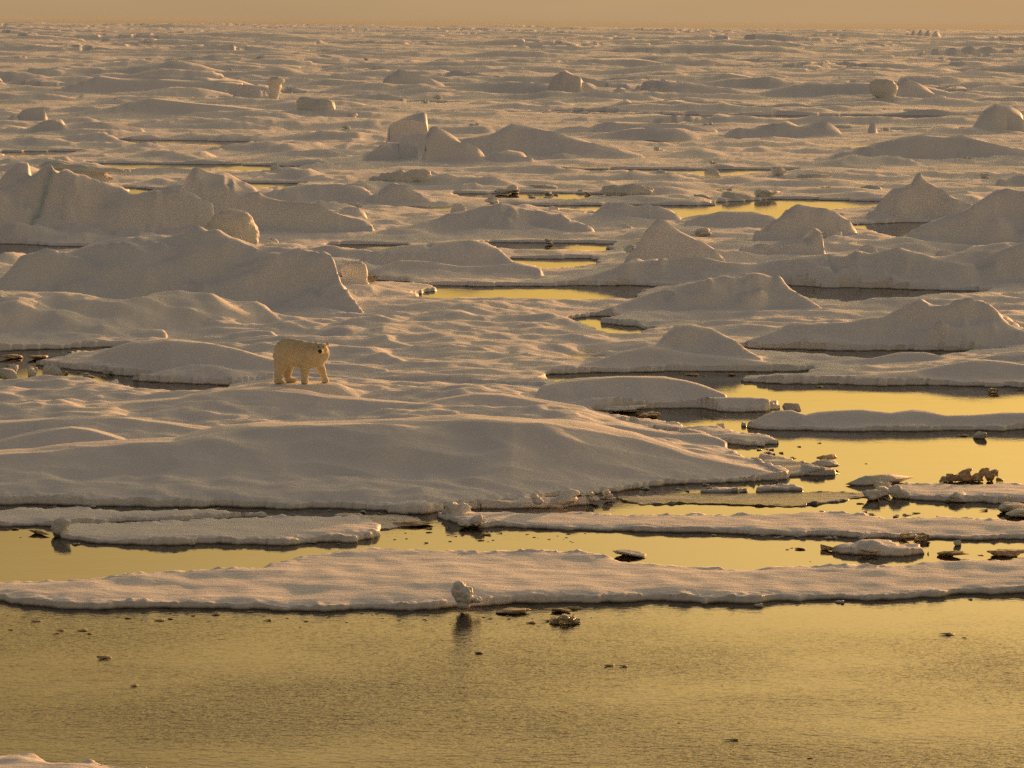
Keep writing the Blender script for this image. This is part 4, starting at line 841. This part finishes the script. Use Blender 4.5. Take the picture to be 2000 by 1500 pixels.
for _ in range(34):
    crumbs.append((rr.uniform(0, 1160), 1196 + abs(rr.gauss(0, 16)), rr.uniform(3, 9)))
for _ in range(24):
    crumbs.append((rr.uniform(780, 1300), rr.uniform(1040, 1062), rr.uniform(3, 9)))
protos = [chunk_mesh('crumb', (1, .55, .16), 200 + i, M_BROWN, 3 if i < 3 else 2, lump=.3, planes=8) for i in range(5)]
for i, (px, py, w) in enumerate(crumbs):
    p = at(px, py); s = SC(p[1])
    o = link('ice_crumb', protos[i % 5], label='thin brown crumb of rotten ice floating flat on the water', category='ice crumb', group='brown ice crumbs drifting on the water')
    k = w / s; o.location = (p[0], p[1], -.01 * k); o.scale = (k, k * rr.uniform(.6, 1.1), k * rr.uniform(.7, 1.3)); o.rotation_euler = (0, 0, rr.uniform(-.3, .3))

# ------------------------------------------------------------------ polar bear (implicit surface -> one continuous mesh)
def bear_field(P):
    d = np.full(P.shape[:-1], 9.0)
    def smin(d, e, k):
        h = np.clip(.5 + .5 * (d - e) / k, 0, 1)
        return d * (1 - h) + e * h - k * h * (1 - h)
    def ell(c, r, k=.08, rot=0.0):
        nonlocal d
        q = P - np.array(c)
        if rot:
            cr, sr = math.cos(rot), math.sin(rot)
            q = np.stack([q[..., 0] * cr + q[..., 2] * sr, q[..., 1], -q[..., 0] * sr + q[..., 2] * cr], -1)
        q = q / np.array(r)
        L = np.sqrt((q ** 2).sum(-1)) + 1e-9; G = np.sqrt(((q / np.array(r)) ** 2).sum(-1)) + 1e-9
        d = smin(d, L * (L - 1) / G, k)
    def cap(a, ra, b, rb, k=.06):
        nonlocal d
        a, b = np.array(a), np.array(b); ab = b - a
        t = np.clip(((P - a) @ ab) / (ab @ ab), 0, 1)
        e = np.linalg.norm(P - a - t[..., None] * ab, axis=-1) - (ra + (rb - ra) * t)
        d = smin(d, e, k)
    # trunk: high rounded rump, deep belly, chest, neck
    ell((-.44, .02, .98), (.44, .34, .42), .1)
    ell((-.12, 0, .93), (.50, .35, .44), .12, -.10)
    ell((.26, -.04, .86), (.38, .31, .39), .12)
    ell((.52, -.10, .86), (.25, .27, .33), .1)
    cap((.35, -.06, 1.0), .27, (.60, -.20, 1.04), .22, .12)
    ell((.66, -.16, .95), (.19, .20, .24), .1)
    # near hind leg (broad thigh, hock, long foot)
    ell((-.62, -.16, .72), (.26, .19, .34), .08)
    cap((-.66, -.19, .58), .19, (-.71, -.20, .30), .13)
    cap((-.71, -.20, .30), .13, (-.74, -.20, .12), .115)
    ell((-.69, -.25, .075), (.17, .13, .085), .05)
    # far hind leg
    ell((-.42, .17, .66), (.22, .16, .28), .08)
    cap((-.42, .18, .52), .15, (-.47, .18, .24), .105)
    cap((-.47, .18, .24), .105, (-.46, .18, .10), .09)
    ell((-.34, .15, .07), (.19, .10, .075), .05)
    # near fore leg
    cap((.12, -.20, .74), .19, (.11, -.21, .40), .135)
    cap((.11, -.21, .40), .125, (.10, -.21, .12), .105)
    ell((.105, -.26, .075), (.12, .14, .085), .04)
    # far fore leg, reaching forward
    cap((.48, .12, .72), .19, (.60, .12, .40), .125)
    cap((.60, .12, .40), .12, (.70, .10, .13), .10)
    ell((.72, .05, .07), (.12, .15, .08), .04)
    # head towards the viewer
    ell((.625, -.36, 1.15), (.165, .18, .155), .07)
    ell((.625, -.45, 1.17), (.12, .12, .115), .04)
    cap((.625, -.52, 1.12), .088, (.615, -.70, 1.085), .058, .05)
    ell((.625, -.50, 1.04), (.10, .14, .07), .05)
    for sx in (-1, 1):
        ell((.63 + sx * .185, -.32, 1.275 + (.01 if sx > 0 else 0)), (.055, .035, .062), .02)
        ell((.625 + sx * .11, -.38, 1.09), (.09, .12, .10), .05)
    # stub tail
    ell((-.87, .02, .84), (.05, .04, .08), .07)
    # ear cups
    for sx in (-1, 1):
        q = (P - np.array((.63 + sx * .19, -.362, 1.275))) / np.array((.032, .02, .034))
        e = (np.sqrt((q ** 2).sum(-1)) - 1) * .022
        d = np.maximum(d, -e)
    return d
st = .0165
lo = np.array([-1.12, -.86, -.05]); hi = np.array([1.02, .52, 1.50])
gx_, gy_, gz_ = [np.arange(lo[i], hi[i], st) for i in range(3)]
PG = np.stack(np.meshgrid(gx_, gy_, gz_, indexing='ij'), -1)
fld = bear_field(PG)
flat = PG.reshape(-1, 3)
near = np.abs(fld.ravel()) < .06
nz_ = np.zeros(len(flat)); nz_[near] = n3(flat[near], .16, 3) * .014 + n3(flat[near] * np.array([1, 1, .45]), .04, 9) * .008
fld = fld + nz_.reshape(fld.shape)
BV, BQ = surface_nets(fld, lo, st)

def fur_material():
    m, N, L, b = new_mat('polar_bear_fur')
    geo = N.new('ShaderNodeTexCoord')
    mp = N.new('ShaderNodeMapping'); mp.inputs['Scale'].default_value = (1, 1, .25); L.new(geo.outputs['Object'], mp.inputs[0])
    nz = N.new('ShaderNodeTexNoise'); nz.inputs['Scale'].default_value = 45; nz.inputs['Detail'].default_value = 4; L.new(mp.outputs[0], nz.inputs['Vector'])
    n2 = N.new('ShaderNodeTexNoise'); n2.inputs['Scale'].default_value = 2.5; L.new(geo.outputs['Object'], n2.inputs['Vector'])
    cr_ = N.new('ShaderNodeValToRGB'); cr_.color_ramp.elements[0].position = .3; cr_.color_ramp.elements[1].position = .7
    cr_.color_ramp.elements[0].color = (.58, .51, .35, 1); cr_.color_ramp.elements[1].color = (.70, .63, .46, 1)
    L.new(n2.outputs[0], cr_.inputs[0]); L.new(cr_.outputs[0], b.inputs['Base Color'])
    b.inputs['Roughness'].default_value = .8; b.inputs['Specular IOR Level'].default_value = .2
    b.inputs['Subsurface Weight'].default_value = .12; b.inputs['Subsurface Radius'].default_value = (1, .6, .3); b.inputs['Subsurface Scale'].default_value = .05
    b.inputs['Sheen Weight'].default_value = .2; b.inputs['Sheen Roughness'].default_value = .4
    bp = N.new('ShaderNodeBump'); bp.inputs['Strength'].default_value = .15; bp.inputs['Distance'].default_value = .008
    L.new(nz.outputs[0], bp.inputs['Height']); L.new(bp.outputs[0], b.inputs['Normal'])
    return m
M_FUR = fur_material()
m_, N_, L_, b_ = new_mat('black_nose_skin'); b_.inputs['Base Color'].default_value = (.012, .011, .011, 1); b_.inputs['Roughness'].default_value = .38
M_NOSE = m_
bear = bpy.data.objects.new('polar_bear', None); scene.collection.objects.link(bear)
bear.location = (bear_at[0], bear_at[1] + .0, BEAR_Z - .01)
bear['label'] = 'cream-white polar bear standing side-on on the snow with its head turned to the viewer'; bear['category'] = 'polar bear'
link('body', make_mesh('body', BV, BQ, M_FUR), bear)
def blob(name, c, r, mat, seed=0, sub=3):
    D, F = ICO[sub]
    V = D * np.array(r) * (1 + .05 * n3(D, .6, seed))[:, None]
    o = link(name, make_mesh(name, V, F, mat), bear); o.location = c
    return o
blob('nose', (.615, -.752, 1.098), (.068, .032, .054), M_NOSE, 1)
blob('mouth', (.615, -.728, 1.046), (.05, .026, .024), M_NOSE, 2)
for sx in (-1, 1):
    blob('eye', (.622 + sx * .078, -.538, 1.205), (.028, .018, .024), M_NOSE, 3)
for (fx, fy) in ((.105, -.39), (.72, -.09), (-.69, -.37), (-.30, .06)):
    for k in range(5):
        o = blob('claw', (fx + (k - 2) * .036, fy - .0 + abs(k - 2) * .012, .035), (.008, .02, .012), M_NOSE, 4, 2)

# ------------------------------------------------------------------ evening haze
def haze_box():
    x, y0, y1, z0, z1 = 41000, -2100, 41500, -2, 16
    V = [(-x, y0, z0), (x, y0, z0), (x, y1, z0), (-x, y1, z0), (-x, y0, z1), (x, y0, z1), (x, y1, z1), (-x, y1, z1)]
    F = [[3, 2, 1, 0], [4, 5, 6, 7], [0, 1, 5, 4], [1, 2, 6, 5], [2, 3, 7, 6], [3, 0, 4, 7]]
    m = bpy.data.materials.new('haze'); m.use_nodes = True; N = m.node_tree.nodes; N.clear()
    out = N.new('ShaderNodeOutputMaterial'); v = N.new('ShaderNodeVolumePrincipled')
    v.inputs['Color'].default_value = (.72, .70, .68, 1); v.inputs['Density'].default_value = .000015; v.inputs['Anisotropy'].default_value = 0
    m.node_tree.links.new(v.outputs[0], out.inputs['Volume'])
    link('haze', make_mesh('haze', V, F, m, smooth=False), kind='stuff', label='thin warm evening haze over the far ice')
haze_box()
for o in scene.objects:                      # everything with a category is a thing (slabs of ice are not floors)
    if o.parent is None and 'category' in o.keys(): o['kind'] = 'thing'
